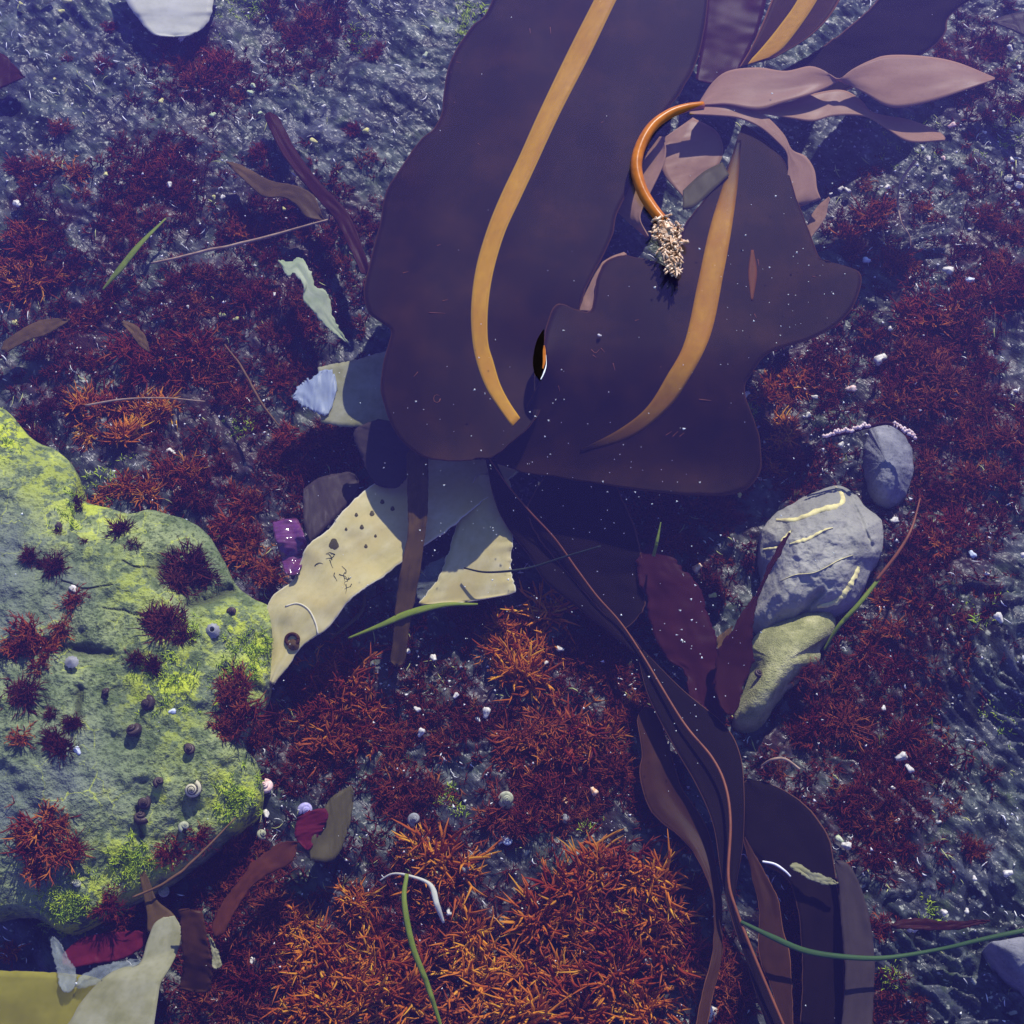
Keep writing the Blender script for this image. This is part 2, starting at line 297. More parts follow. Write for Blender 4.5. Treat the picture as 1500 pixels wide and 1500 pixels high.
M = dict(
    slate=m_slate(), moss=m_moss(),
    grey=m_rock('grey_vein_rock', (.20, .20, .165), (.28, .275, .23), (.37, .36, .29)),
    stone=m_rock('violet_grey_stone', (.11, .115, .13), (.19, .195, .205), (.29, .29, .29), 34),
    ystone=m_rock('yellow_speckled_stone', (.16, .17, .06), (.33, .33, .13), (.5, .48, .24), 70, .6, 1.),
    vein=m_plain('quartz_vein', (.72, .66, .28), .5, .25, 150, (.55, .48, .22)),
    kelp=m_sheet('brown_kelp', (.012, .006, .0045), (.020, .009, .0048), (.034, .0145, .006), .55, .08, (.12, .05, .01), 5, 7, (.13, .055, .03), .735, edge=((.10, .042, .014), .494)),
    kelpdk=m_sheet('dark_kelp', (.006, .003, .004), (.009, .005, .005), (.012, .006, .006), .7, .1, (.06, .02, .01), 5, 4, (.2, .15, .15), .82, edge=((.12, .055, .03), .480)),
    kelpbr=m_sheet('red_brown_kelp', (.034, .014, .008), (.052, .020, .010), (.065, .026, .012), .4, .25, (.25, .08, .02), 8, 3, edge=((.22, .09, .035), .47)),
    kelpvio=m_sheet('grey_violet_kelp', (.038, .028, .028), (.055, .040, .038), None, .4, .15, None, 6, 3),
    midrib=m_sheet('ochre_midrib', (.42, .20, .006), (.56, .29, .008), (.46, .21, .007), .4, .2, (.7, .3, .02), 26, 3, (.70, .46, .12), .70, edge=((.56, .31, .02), .41), mottle=30),
    kelpor=m_sheet('orange_tinted_kelp', (.10, .035, .006), (.15, .05, .008), None, .5, .1, None, 3, 3),
    midfade=m_sheet('fading_midrib', (.36, .16, .006), (.50, .25, .008), (.40, .17, .007), .4, .2, (.7, .3, .02), 26, 3, (.70, .46, .12), .70, mottle=30, fade=(.012, .006, .0035)),
    sporo=m_sheet('pinkish_brown_sporophyll', (.33, .19, .115), (.45, .27, .175), (.36, .21, .14), .3, .35, (.45, .22, .1), 4, 3, None, edge=((.42, .25, .15), .47)),
    gapshade=m_plain('black_gap_shade', (.003, .002, .002), .9, bstr=0),
    stipe=m_plain('orange_stipe', (.44, .135, .022), .3, .35, 60, (.30, .085, .018)),
    hold=m_plain('holdfast', (.66, .50, .38), .25, .4, 200, (.30, .13, .05)),
    pale=m_sheet('bleached_kelp', (.56, .49, .19), (.74, .67, .37), (.60, .49, .18), .4, .3, (.7, .6, .3), 5, 4, (.16, .15, .06), .79, edge=((.78, .74, .52), .483)),
    white=m_sheet('white_bleached_kelp', (.60, .60, .46), (.70, .70, .58), (.58, .57, .44), .4, .3, None, 4, 3, (.14, .14, .12), .80),
    olive=m_sheet('olive_bleached_kelp', (.20, .20, .085), (.33, .32, .17), (.38, .38, .26), .4, .25, None, 5, 3),
    yolive=m_sheet('yellow_olive_kelp', (.22, .20, .025), (.30, .27, .04), (.17, .15, .025), .4, .25, None, 3, 3),
    film=m_film('pale_see_through_weed', (.30, .35, .33), .30), bluefilm=m_film('bluish_torn_weed', (.30, .36, .46), .8),
    greenp=m_sheet('pale_green_weed', (.38, .46, .27), (.55, .60, .42), (.30, .40, .18), .4, .35, None, 5, 3),
    tan=m_sheet('tan_weed', (.065, .040, .016), (.12, .072, .026), (.17, .10, .034), .4, .3, None, 7, 3),
    purple=m_sheet('purple_red_weed', (.036, .008, .012), (.06, .013, .019), (.045, .010, .016), .35, .3, (.2, .02, .03), 5, 4, (.32, .2, .24), .76),
    maroon=m_sheet('maroon_weed', (.035, .009, .009), (.055, .013, .012), (.042, .010, .012), .4, .3, None, 6, 3),
    magenta=m_sheet('magenta_weed', (.10, .010, .025), (.16, .016, .034), None, .4, .4, None, 6, 3),
    irid=m_sheet('shiny_purple_weed', (.09, .02, .06), (.17, .055, .14), (.08, .02, .05), .12, .1, None, 30, 2, spec=.6),
    redbr=m_sheet('rusty_strip', (.10, .028, .014), (.16, .045, .018), (.07, .02, .012), .4, .35, None, 8, 3),
    dkbrown=m_sheet('dark_brown_strap', (.045, .018, .008), (.07, .028, .01), None, .3, .15, None, 6, 3, (.25, .15, .08), .78),
    olvdk=m_sheet('dark_olive_weed', (.07, .06, .025), (.10, .085, .035), None, .4, .25, None, 6, 3),
    green=m_sheet('green_seagrass', (.16, .24, .03), (.30, .36, .05), (.22, .30, .03), .35, .35, None, 9, 4),
    gdk=m_sheet('dark_green_seagrass', (.04, .09, .03), (.07, .14, .045), None, .35, .3, None, 9, 4),
    stick=m_plain('bleached_stick', (.40, .29, .19), .6, .4, 90, (.22, .13, .08)), twig=m_plain('brown_twig', (.16, .085, .035), .5, .3, 90),
    rib=m_plain('orange_brown_edge', (.22, .075, .03), .4, .3, 60), dkline=m_plain('black_thread', (.02, .03, .02), .5),
    coral=m_plain('chalky_crust', (.80, .70, .66), .5, .3, 260, (.62, .42, .40), .8),
    wshell=m_plain('white_shell', (.74, .72, .64), .35, .2, 420, (.48, .44, .36)), yshell=m_plain('yellow_shell', (.66, .60, .25), .4, .3, 200, (.4, .42, .12)),
    gshell=m_plain('green_shell', (.36, .46, .22), .4, .3, 200, (.55, .58, .4)), pshell=m_plain('pink_shell', (.68, .40, .34), .4, .3, 200, (.8, .66, .58)),
    bshell=m_plain('bluish_shell', (.42, .50, .62), .35, .3, 200, (.66, .70, .74)), vshell=m_plain('violet_shell', (.26, .24, .52), .2, .3, 200, (.5, .46, .7)),
    oshell=m_plain('orange_shell', (.72, .34, .12), .4, .3, 200, (.8, .66, .5)), gry=m_plain('grey_shell', (.30, .31, .30), .5, .3, 250, (.2, .2, .2)),
    dsnail=m_shell('dark_snail', (.035, .026, .022), (.08, .055, .045), 3), ssnail=m_shell('striped_snail', (.02, .02, .018), (.62, .58, .35), 7), psnail=m_shell('pale_snail', (.50, .50, .36), (.34, .36, .22), 4),
    ythread=m_plain('yellow_threads', (.52, .54, .20), .4, .4, 90, (.30, .34, .10)),
    glow=m_plain('bright_green_filaments', (.46, .58, .03), .5, .4, 80, (.26, .40, .03)), fleck=m_plain('pale_flecks', (.85, .85, .83), .3, .1),
    red=m_weed('dark_red_algae', [(0, (.11, .014, .010)), (.5, (.22, .032, .018)), (.85, (.32, .056, .022)), (1, (.44, .12, .025))]),
    velvet=m_weed('maroon_velvet_algae', [(0, (.04, .008, .010)), (.5, (.085, .014, .014)), (.85, (.13, .022, .018)), (1, (.20, .04, .02))]),
    rust=m_weed('rust_red_algae', [(0, (.17, .020, .010)), (.5, (.28, .042, .014)), (.85, (.42, .09, .018)), (1, (.58, .2, .02))]),
    orange=m_weed('orange_algae', [(0, (.32, .05, .010)), (.4, (.52, .12, .012)), (.75, (.68, .22, .015)), (1, (.80, .42, .03))]),
    turf=m_weed('red_turf', [(0, (.05, .009, .010)), (.45, (.13, .020, .015)), (.8, (.21, .035, .018)), (.95, (.30, .08, .02)), (1, (.12, .14, .03))]),
)
def m_water():
    m, t, b = newmat('pool_water'); t.nodes.remove(b); out = t.nodes['Material Output']
    ge = t.nodes.new('ShaderNodeNewGeometry'); dt = N(t, 'ShaderNodeVectorMath', operation='DOT_PRODUCT'); t.links.new(ge.outputs['Incoming'], dt.inputs[0]); t.links.new(ge.outputs['Normal'], dt.inputs[1])
    def mth(op, x, y=None):      # Schlick reflectance, the same from above and below (a thin flat surface)
        q = N(t, 'ShaderNodeMath', operation=op)
        for k, w in enumerate((x, y)):
            if w is None: continue
            if hasattr(w, 'links'): t.links.new(w, q.inputs[k])
            else: q.inputs[k].default_value = w
        return q.outputs[0]
    F0 = .02; sch = mth('MULTIPLY_ADD', mth('POWER', mth('SUBTRACT', 1., mth('ABSOLUTE', dt.outputs['Value'])), 5.), 1-F0); sch.node.inputs[2].default_value = F0
    gl = N(t, 'ShaderNodeBsdfGlossy'); gl.inputs['Roughness'].default_value = .0; gl.inputs['Color'].default_value = (1, .84, 1, 1)
    tp = N(t, 'ShaderNodeBsdfTransparent'); tp.inputs['Color'].default_value = (.98, .985, .995, 1); ms = N(t, 'ShaderNodeMixShader')
    bp = N(t, 'ShaderNodeBump'); bp.inputs['Strength'].default_value = .06; bp.inputs['Distance'].default_value = .01
    t.links.new(noise(t, 5, 2, .4, gpos(t)), bp.inputs['Height']); t.links.new(bp.outputs[0], gl.inputs['Normal'])
    t.links.new(sch, ms.inputs[0]); t.links.new(tp.outputs[0], ms.inputs[1]); t.links.new(gl.outputs[0], ms.inputs[2]); 
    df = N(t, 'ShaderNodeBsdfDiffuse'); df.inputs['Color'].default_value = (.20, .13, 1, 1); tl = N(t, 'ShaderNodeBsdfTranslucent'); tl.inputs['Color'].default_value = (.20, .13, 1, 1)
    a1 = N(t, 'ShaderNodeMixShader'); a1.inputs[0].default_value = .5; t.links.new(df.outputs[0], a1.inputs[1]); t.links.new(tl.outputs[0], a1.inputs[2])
    m2 = N(t, 'ShaderNodeMixShader'); t.links.new(mth('DIVIDE', .037, mth('POWER', mth('ABSOLUTE', dt.outputs['Value']), 3.)), m2.inputs[0])      # violet-blue sky veil painted in as a milky film, stronger at glancing view
    t.links.new(ms.outputs[0], m2.inputs[1]); t.links.new(a1.outputs[0], m2.inputs[2]); t.links.new(m2.outputs[0], out.inputs[0]); return m
M['water'] = m_water(); M['gapshade'].node_tree.nodes['Principled BSDF'].inputs['Specular IOR Level'].default_value = 0; M['hold'].node_tree.nodes['Principled BSDF'].inputs['Specular IOR Level'].default_value = .5
# where red algae grows (photo pixels, radius)
ZON = [(300, 110, 70), (450, 45, 60), (250, 270, 90), (180, 345, 60), (60, 330, 70), (60, 410, 70), (400, 330, 90), (440, 420, 90), (330, 430, 80), (250, 470, 90), (110, 490, 80), (60, 560, 60), (200, 540, 90), (230, 600, 100), (330, 580, 90), (420, 520, 80), (480, 650, 70), (410, 680, 80), (300, 690, 80), (350, 770, 70), (380, 830, 50), (350, 1050, 60), (300, 1240, 50), (340, 1300, 90), (330, 1420, 110), (250, 1350, 60), (500, 1020, 110), (460, 1110, 60), (590, 1160, 50), (650, 1040, 70), (740, 1050, 60), (850, 1080, 100), (790, 1170, 90), (900, 1130, 80), (600, 1400, 160), (800, 1430, 170), (920, 1350, 120), (450, 1420, 110), (640, 1280, 80), (1010, 1400, 80), (1200, 1090, 100), (1280, 1130, 100), (1350, 1110, 50), (1280, 1030, 90), (1240, 1190, 80), (1320, 1220, 60), (1180, 1010, 50), (1320, 950, 80), (1360, 890, 80), (1340, 830, 60), (1400, 800, 80), (1380, 700, 100), (1440, 620, 110), (1370, 550, 100), (1290, 570, 60), (1200, 560, 80), (1140, 600, 70), (1160, 680, 60), (1460, 400, 100), (1480, 330, 70), (1410, 480, 80), (1330, 470, 60), (1290, 330, 60), (1230, 340, 40), (1420, 100, 70), (1060, 740, 60), (970, 750, 70), (870, 970, 90), (920, 1040, 70), (760, 940, 70), (1180, 1350, 80), (1190, 1440, 80), (1290, 1470, 50), (1080, 1460, 50), (700, 900, 40), (520, 330, 60), (1030, 850, 50)]
# ------------------------------------------------------------------ the setting: slate bed, water
fx = np.linspace(-.66, .66, 520); fy = np.linspace(-.50, .82, 520); g = np.geomspace(.012, 3.2, 26)
X = np.r_[-.66-g[::-1], fx, .66+g]; Y = np.r_[-.50-g[::-1], fy, .82+g]
gx, gy = np.meshgrid(X, Y, indexing='ij'); V = np.stack([gx, gy, bedz(gx, gy)], -1).reshape(-1, 3)
bx, by = pix(V); bedshade = np.zeros(len(V))
for zx, zy, zr in ZON: bedshade = np.maximum(bedshade, G(bx, by, zx, zy, zr*.95))
tag(obj('seabed', V, grid(len(X), len(Y)), M['slate'], origin=(0, 0, 0), attrs={'algal_shade': bedshade}), kind='structure')
V = np.array([(-4, -4, 0), (4, -4, 0), (4, 5, 0), (-4, 5, 0)], float)
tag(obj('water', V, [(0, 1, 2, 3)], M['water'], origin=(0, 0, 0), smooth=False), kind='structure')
# ------------------------------------------------------------------ boulders
ROCKS = []
def seg_d(px, py, poly):
    d = np.full(np.shape(px), 1e9)
    for (x0, y0), (x1, y1) in zip(poly[:-1], poly[1:]):
        t = np.clip(((px-x0)*(x1-x0)+(py-y0)*(y1-y0))/((x1-x0)**2+(y1-y0)**2+1e-9), 0, 1)
        d = np.minimum(d, np.hypot(px-x0-t*(x1-x0), py-y0-t*(y1-y0)))
    return d
def boulder(name, out, ztop, zedge, mat, na=220, nr=90, pw=2.6, amp=.006, nsc=14, seed=0, cracks=(), attrf=None, label=None, cat='rock', facet=0., tiltv=(0, 0)):
    O = crom(list(out)+[out[0]], na+1)[:-1]; O = O+2.2*np.stack([fbm(np.arange(na)*.22, 0*O[:, 0]+seed, 3, seed), fbm(np.arange(na)*.22, 0*O[:, 0]+seed+9, 3, seed)], 1)
    C = O.mean(0); r = np.linspace(0, 1, nr)**.8
    px = C[0]+(O[None, :, 0]-C[0])*r[:, None]; py = C[1]+(O[None, :, 1]-C[1])*r[:, None]
    h = zedge+(ztop-zedge)*(1-np.broadcast_to(r[:, None], px.shape)**pw)
    h = h+tiltv[0]*(px-C[0])/300+tiltv[1]*(py-C[1])/300
    s = .00067; e = 1-np.broadcast_to(r[:, None], px.shape)**8*.5
    n1 = fbm(px*s*nsc+seed, py*s*nsc, 5, seed)
    if facet: n1 = n1*(1-facet)+facet*(np.floor(n1*5)/5+.1)
    h = h+e*(amp*n1+amp*.28*fbm(px*s*nsc*6, py*s*nsc*6, 4, seed+7)+amp*.3*(.4-np.abs(fbm(px*s*nsc*3, py*s*nsc*3, 3, seed+11))))
    ck = np.zeros_like(px)
    for line, w, dep in cracks:
        q = np.exp(-(seg_d(px+6*fbm(px*.03, py*.03, 3, 5), py+6*fbm(px*.03+9, py*.03, 3, 6), line)/w)**2); h = h-dep*q; ck = np.maximum(ck, q)
    P = proj(px, py, h)
    sk = []
    base = P[-1]; cen = P[0, 0]
    for k, (gr, dz) in enumerate(((1.015, -.006), (1.02, -.02), (1.0, -.045), (.95, -.08))):
        q = cen+(base-cen)*gr; q[:, 2] = base[:, 2]+dz; sk.append(q)
    P = np.concatenate([P, np.array(sk)], 0); rows = P.shape[0]; P[0] = P[0, 0]
    i, j = np.meshgrid(np.arange(rows-1), np.arange(na), indexing='ij'); a = (i*na+j).ravel(); b2 = (i*na+(j+1) % na).ravel()
    F = np.stack([a, a+na, b2+na, b2], 1)
    at = {k: np.concatenate([v, np.repeat(v[-1:], 4, 0)], 0).ravel() for k, v in (attrf(px, py) if attrf else {}).items()}
    at['crack'] = np.concatenate([ck, np.zeros((4, na))], 0).ravel()
    o = obj(name, P.reshape(-1, 3), F, mat, attrs=at)
    tag(o, label, cat); ROCKS.append(P[:nr].reshape(-1, 3)); return o, (lambda qx, qy: near(P[:nr].reshape(-1, 3), qx, qy))
def near(P, qx, qy):
    ppx, ppy = pix(P); return np.array([P[np.argmin((ppx-a)**2+(ppy-b)**2), 2] for a, b in zip(np.ravel(qx), np.ravel(qy))]).reshape(np.shape(qx))
def mossattr(px, py):
    br = np.zeros_like(px)
    for cx, cy, r, w in ((5, 640, 45, 1), (110, 1320, 60, 1), (190, 1265, 45, 1), (350, 1175, 40, 1), (370, 960, 60, 1), (340, 930, 45, .9), (240, 995, 60, .8), (120, 745, 70, .7), (60, 700, 60, .5), (270, 1000, 45, .9), (200, 860, 50, .4), (330, 1160, 40, .8), (260, 1060, 60, .35)): br = np.maximum(br, w*G(px, py, cx, cy, r))
    ba = np.zeros_like(px)
    for cx, cy, r, w in ((0, 820, 90, .9), (20, 900, 80, .8), (100, 1130, 80, .8), (30, 1180, 90, .9), (100, 860, 40, .8), (320, 1020, 40, .5), (170, 1180, 60, .4), (345, 955, 30, .6), (60, 1290, 60, .7)): ba = np.maximum(ba, w*G(px, py, cx, cy, r))
    return {'bright': br, 'bare': ba}
CR = [([(180, 822), (198, 833), (225, 832)], 1.2, .003), ([(90, 850), (118, 862), (165, 858)], 1.2, .0025), ([(150, 888), (180, 892), (215, 902)], 1.2, .0025), ([(280, 886), (340, 866)], 8, .012), ([(0, 965), (40, 945), (80, 948), (160, 955)], 9, .007), ([(330, 985), (380, 1010)], 8, .007), ([(240, 830), (290, 862)], 22, .014), ([(118, 1010), (112, 1060)], 5, .004), ([(200, 1185), (206, 1225)], 4, .005)]
mossy, _ = boulder('mossy_boulder', [(-120, 540), (-30, 580), (12, 606), (48, 645), (85, 662), (112, 695), (118, 730), (150, 742), (190, 752), (228, 748), (282, 768), (312, 800), (338, 850), (362, 872), (392, 890), (394, 930), (388, 990), (372, 1040), (352, 1080), (368, 1112), (377, 1150), (368, 1178), (338, 1205), (280, 1250), (215, 1290), (160, 1318), (110, 1345), (80, 1348), (30, 1325), (-60, 1330), (-160, 1250), (-180, 900)], -.052, -.088, M['moss'], 420, 190, 3.2, .016, 9, 3, CR, mossattr, 'large green algae covered boulder dotted with dark snails', 'boulder')
veinrock, vz = boulder('veined_rock', [(1117, 773), (1140, 750), (1180, 727), (1220, 712), (1250, 722), (1268, 743), (1287, 757), (1294, 780), (1292, 807), (1277, 833), (1253, 877), (1215, 895), (1187, 900), (1147, 914), (1123, 922), (1107, 905), (1110, 873), (1119, 840), (1114, 807)], -.085, -.125, M['grey'], 200, 80, 2.6, .010, 16, 8, [([(1170, 905), (1190, 880), (1200, 868)], 5, .006), ([(1240, 720), (1262, 760), (1275, 800)], 3, .004), ([(1118, 805), (1148, 800)], 2, .004)], None, 'grey angular rock crossed by pale yellow quartz veins', 'rock', .12, (.006, .01))
boulder('speckled_stone', [(1097, 947), (1112, 926), (1150, 904), (1187, 893), (1213, 893), (1224, 907), (1220, 925), (1202, 947), (1198, 970), (1165, 1000), (1143, 1022), (1113, 1060), (1080, 1062), (1078, 1040), (1090, 1010), (1100, 980)], -.094, -.125, M['ystone'], 160, 60, 2.6, .0035, 18, 12, (), None, 'yellow green speckled stone propped against the veined rock', 'stone')
boulder('rounded_stone', [(1273, 628), (1287, 619), (1313, 627), (1333, 650), (1338, 687), (1325, 727), (1300, 742), (1280, 728), (1267, 693), (1266, 657)], -.10, -.135, M['stone'], 140, 60, 2.2, .006, 20, 15, (), None, 'violet grey rounded stone under the chalky crusted strand', 'stone')
boulder('slate_slab', [(1452, 1380), (1500, 1372), (1560, 1380), (1570, 1450), (1530, 1462), (1490, 1432), (1462, 1402)], -.085, -.10, M['stone'], 100, 40, 3, .004, 12, 19, (), None, 'smooth violet grey slab lying past the end of the green seagrass', 'stone')
for pts, w in (([(1137, 762), (1167, 762), (1200, 749), (1227, 742), (1234, 732), (1230, 720), (1223, 715)], (5, 7, 8, 9, 7, 5)), ([(1157, 797), (1183, 790), (1207, 777), (1220, 773)], (4, 6, 4, 2)), ([(1197, 889), (1227, 877), (1247, 850), (1258, 830)], (5, 11, 10, 6)), ([(1118, 805), (1140, 802), (1148, 790), (1160, 777)], (3, 4, 5, 3)), ([(1143, 851), (1165, 842), (1195, 838), (1230, 820), (1250, 813)], (.6, 1.4, .8, 1.6, .6))):
    C = crom(pts, 40); zz = vz(C[:, 0], C[:, 1]); w = np.interp(np.linspace(0, 1, 40), np.linspace(0, 1, len(w)), w)*(1+.5*fbm(np.arange(40)*.5, np.arange(40)*0., 3, 2))*.6
    T = np.gradient(C, axis=0); T /= np.linalg.norm(T, axis=1)[:, None]; Nn = np.stack([-T[:, 1], T[:, 0]], 1); P = []
    for q, dz in ((-1, -.0012), (-.5, .0012), (.5, .0012), (1, -.0012)): P.append(proj(C[:, 0]+Nn[:, 0]*w*q, C[:, 1]+Nn[:, 1]*w*q, zz+dz))
    obj('quartz_vein', np.stack(P, 1).reshape(-1, 3), grid(40, 4), M['vein'], veinrock)
ALLROCK = np.concatenate(ROCKS); GX0, GY0, GD = -.75, -.6, .004
HM = np.full((380, 400), -9.); ii = ((ALLROCK[:, 0]-GX0)/GD).astype(int); jj = ((ALLROCK[:, 1]-GY0)/GD).astype(int)
ok = (ii >= 0) & (jj >= 0) & (ii < 380) & (jj < 400); np.maximum.at(HM, (ii[ok], jj[ok]), ALLROCK[ok, 2])
def topz(x, y):
    i = np.clip(((np.asarray(x)-GX0)/GD).astype(int), 0, 379); j = np.clip(((np.asarray(y)-GY0)/GD).astype(int), 0, 399)
    return np.maximum(bedz(x, y), HM[i, j])
# ------------------------------------------------------------------ the big kelp
def sms(x): x = np.clip(x, 0, 1); return x*x*(3-2*x)
def und(px, py, s=.009): return .0030*fbm(px*s, py*s, 2, 77)
def zA(px, py, u, v):          # long limb, sinking a little towards its rounded fold
    return -.012-.010*sms((py-420)/250)+und(px, py)-.010*G(px, py, 790, 530, 90)-.012*sms((px-880)/150)-.006*sms((640-px)/100)
def zB(px, py, u, v):          # limb folded back over it; its edge breaks the surface by the gap
    return -.009-.046*sms((py-500)/230)-.012*sms((px-1060)/190)+und(px+300, py)*.8+.0075*np.exp(-((px-798)/26)**2-((py-526)/44)**2)-.008*sms((360-py)/170)
kelp = empty('kelp_plant', proj(985, 380, -.02)); tag(kelp, 'large brown kelp with orange stipe and ochre midrib floating at the surface', 'kelp')
A = blade('blade', [(745, -60), (713, 17), (692, 37), (667, 73), (653, 113), (648, 157), (637, 187), (617, 203), (597, 230), (577, 260), (563, 290), (555, 333), (542, 383), (533, 427), (540, 457), (560, 473), (573, 487), (562, 530), (557, 563), (563, 597), (578, 630), (603, 658), (633, 672), (673, 674), (707, 671)],
          [(1040, -60), (1034, 30), (1020, 90), (1000, 130), (975, 165), (950, 210), (925, 270), (905, 310), (895, 350), (870, 400), (855, 430), (850, 450), (845, 480), (838, 510), (830, 540), (815, 570), (795, 595), (785, 612), (770, 630), (757, 640), (745, 650), (735, 660), (728, 664), (722, 668), (715, 671)], zA, M['kelp'], kelp, 150, 41, .0015, 0, fray=1.5, seed=4)
def strip(name, L, Rr, zf, lift, mat, parent, n=90):
    o = blade(name, L, Rr, lambda px, py, u, v: zf(px, py, u, v)+lift*(1-(2*v-1)**4)+.0002, mat, parent, n, 7, .0008); return o
strip('midrib', [(895, -50), (870, 0), (833, 73), (790, 163), (760, 230), (733, 287), (713, 337), (697, 393), (690, 450), (692, 500), (700, 537), (713, 570), (730, 597), (750, 625)], [(930, -50), (903, 0), (863, 83), (820, 167), (783, 247), (763, 290), (740, 340), (723, 397), (715, 450), (715, 500), (723, 530), (733, 563), (747, 590), (762, 612)], zA, .0007, M['midrib'], A)
B = blade('blade', [(1086, 185), (1070, 235), (1040, 280), (1000, 335), (985, 392), (940, 378), (900, 376), (876, 400), (866, 452), (846, 453), (814, 446), (800, 478), (797, 505), (799, 525), (793, 553), (770, 598), (752, 626), (733, 652), (714, 671)],
          [(1088, 183), (1115, 200), (1150, 240), (1170, 300), (1190, 350), (1203, 378), (1230, 388), (1260, 400), (1258, 430), (1236, 467), (1193, 494), (1130, 515), (1100, 548), (1092, 577), (1112, 640), (1113, 690), (1080, 722), (980, 722), (760, 690)], zB, M['kelp'], kelp, 130, 41, .0015, 0, fray=2, seed=6)
strip('midrib', [(1079, 205), (1062, 262), (1040, 333), (1023, 410), (1003, 500), (977, 550), (947, 597), (905, 630), (850, 658)], [(1086, 205), (1081, 267), (1072, 333), (1060, 400), (1040, 493), (1002, 567), (975, 602), (925, 640), (850, 664)], zB, .0007, M['midfade'], B)
zl = lambda px, py, u, v: .0010+0*u*v
blade('gap_shade', [(796, 482), (786, 500), (781, 525), (783, 545), (791, 556)], [(797, 482), (797, 500), (796, 525), (795, 545), (793, 556)], zl, M['gapshade'], B, 40, 7, .0008)  # dark gap under the raised edge: shade put in as a near-black strip
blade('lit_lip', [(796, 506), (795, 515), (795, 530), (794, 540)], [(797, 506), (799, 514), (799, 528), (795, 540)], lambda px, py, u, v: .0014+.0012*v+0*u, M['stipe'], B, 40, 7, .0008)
strand('rim_highlight', [(800, 520, .0015), (800, 535, .002), (796, 548, .0015), (792, 556, .001)], [.0001, .0003, .0008, .0005], M['fleck'], B, 30)  # highlight on the raised edge, laid on as a white strand
def scar(pts, zf, par, w=.0004):
    C = crom(pts, 8); v, ff = tube(proj(C[:, 0], C[:, 1], zf(C[:, 0], C[:, 1], 0, 0)+.0002), w*np.linspace(1.2, .4, 8), 5); obj('scar', v, tri(ff), M['rib'], par)
for q in ([(776, 42), (777, 49)], [(806, 40), (807, 50)], [(668, 91), (675, 92)], [(628, 458), (652, 459)], [(648, 441), (656, 439)], [(640, 360), (646, 358)], [(612, 545), (606, 552)], [(725, 340), (728, 352)], [(590, 400), (598, 398)], [(700, 210), (704, 213)], [(880, 180), (884, 178)]): scar(q, zA, A)
scar([(640+5*math.cos(k), 584+6*math.sin(k)) for k in np.linspace(0, 5.6, 9)], zA, A)
for q in ([(866, 512), (872, 517), (878, 512)], [(880, 510), (886, 516)], [(868, 520), (874, 524)], [(898, 532), (901, 543)], [(818, 565), (820, 574)], [(1024, 585), (1042, 587)], [(975, 638), (984, 632)], [(985, 640), (993, 632)], [(995, 640), (1002, 634)], [(1110, 380), (1112, 390)], [(1105, 460), (1108, 466)], [(1190, 405), (1196, 406)], [(930, 470), (936, 468)]): scar(q, zB, B)
strip('orange_patch', [(1100, 366), (1096, 400), (1100, 440)], [(1104, 366), (1109, 400), (1103, 440)], zB, .0003, M['kelpor'], B, 20)
strand('stipe', [(1030, 154, -.004), (1005, 158, -.001), (980, 167, .001), (955, 186, .003), (938, 215, .004), (932, 246, .004), (941, 280, .003), (958, 308, .002), (974, 327, .002)], [.0042, .0050, .0056, .0060, .0062, .0060, .0058], M['stipe'], kelp, 50, 12)
rng = random.Random(5); VV = []; FF = []; off = 0
for k in range(230):
    f = rng.random()**.8; w = 31*math.sin(math.pi*min(1, .18+f*.80))**.7*(1-.45*f); x0 = 974+16*f+rng.uniform(-.7, .7)*w; y0 = 316+80*f
    an = rng.uniform(0, 6.283); P = [(x0, y0, .002+.006*rng.random())]; l = rng.uniform(4, 8)
    for q in range(3): P.append((P[-1][0]+math.cos(an)*l*.5+rng.uniform(-2, 2), P[-1][1]+math.sin(an)*l*.5+1+rng.uniform(-2, 2), P[-1][2]+rng.uniform(-.002, .003)))
    C = crom(P, 7); v, ff = tube(proj(C[:, 0], C[:, 1], C[:, 2]), np.linspace(.0017, .0009, 7)*rng.uniform(.7, 1.3), 5)
    VV.append(v); FF += [tuple(i+off for i in q) for q in tri(ff)]; off += len(v)
v, ff = tube(proj([970, 978, 984, 988], [322, 345, 372, 398], [.001, -.002, -.004, -.006]), [.006, .012, .009, .003], 10); VV.append(v); FF += [tuple(i+off for i in q) for q in tri(ff)]
obj('holdfast', np.vstack(VV), FF, M['hold'], kelp)
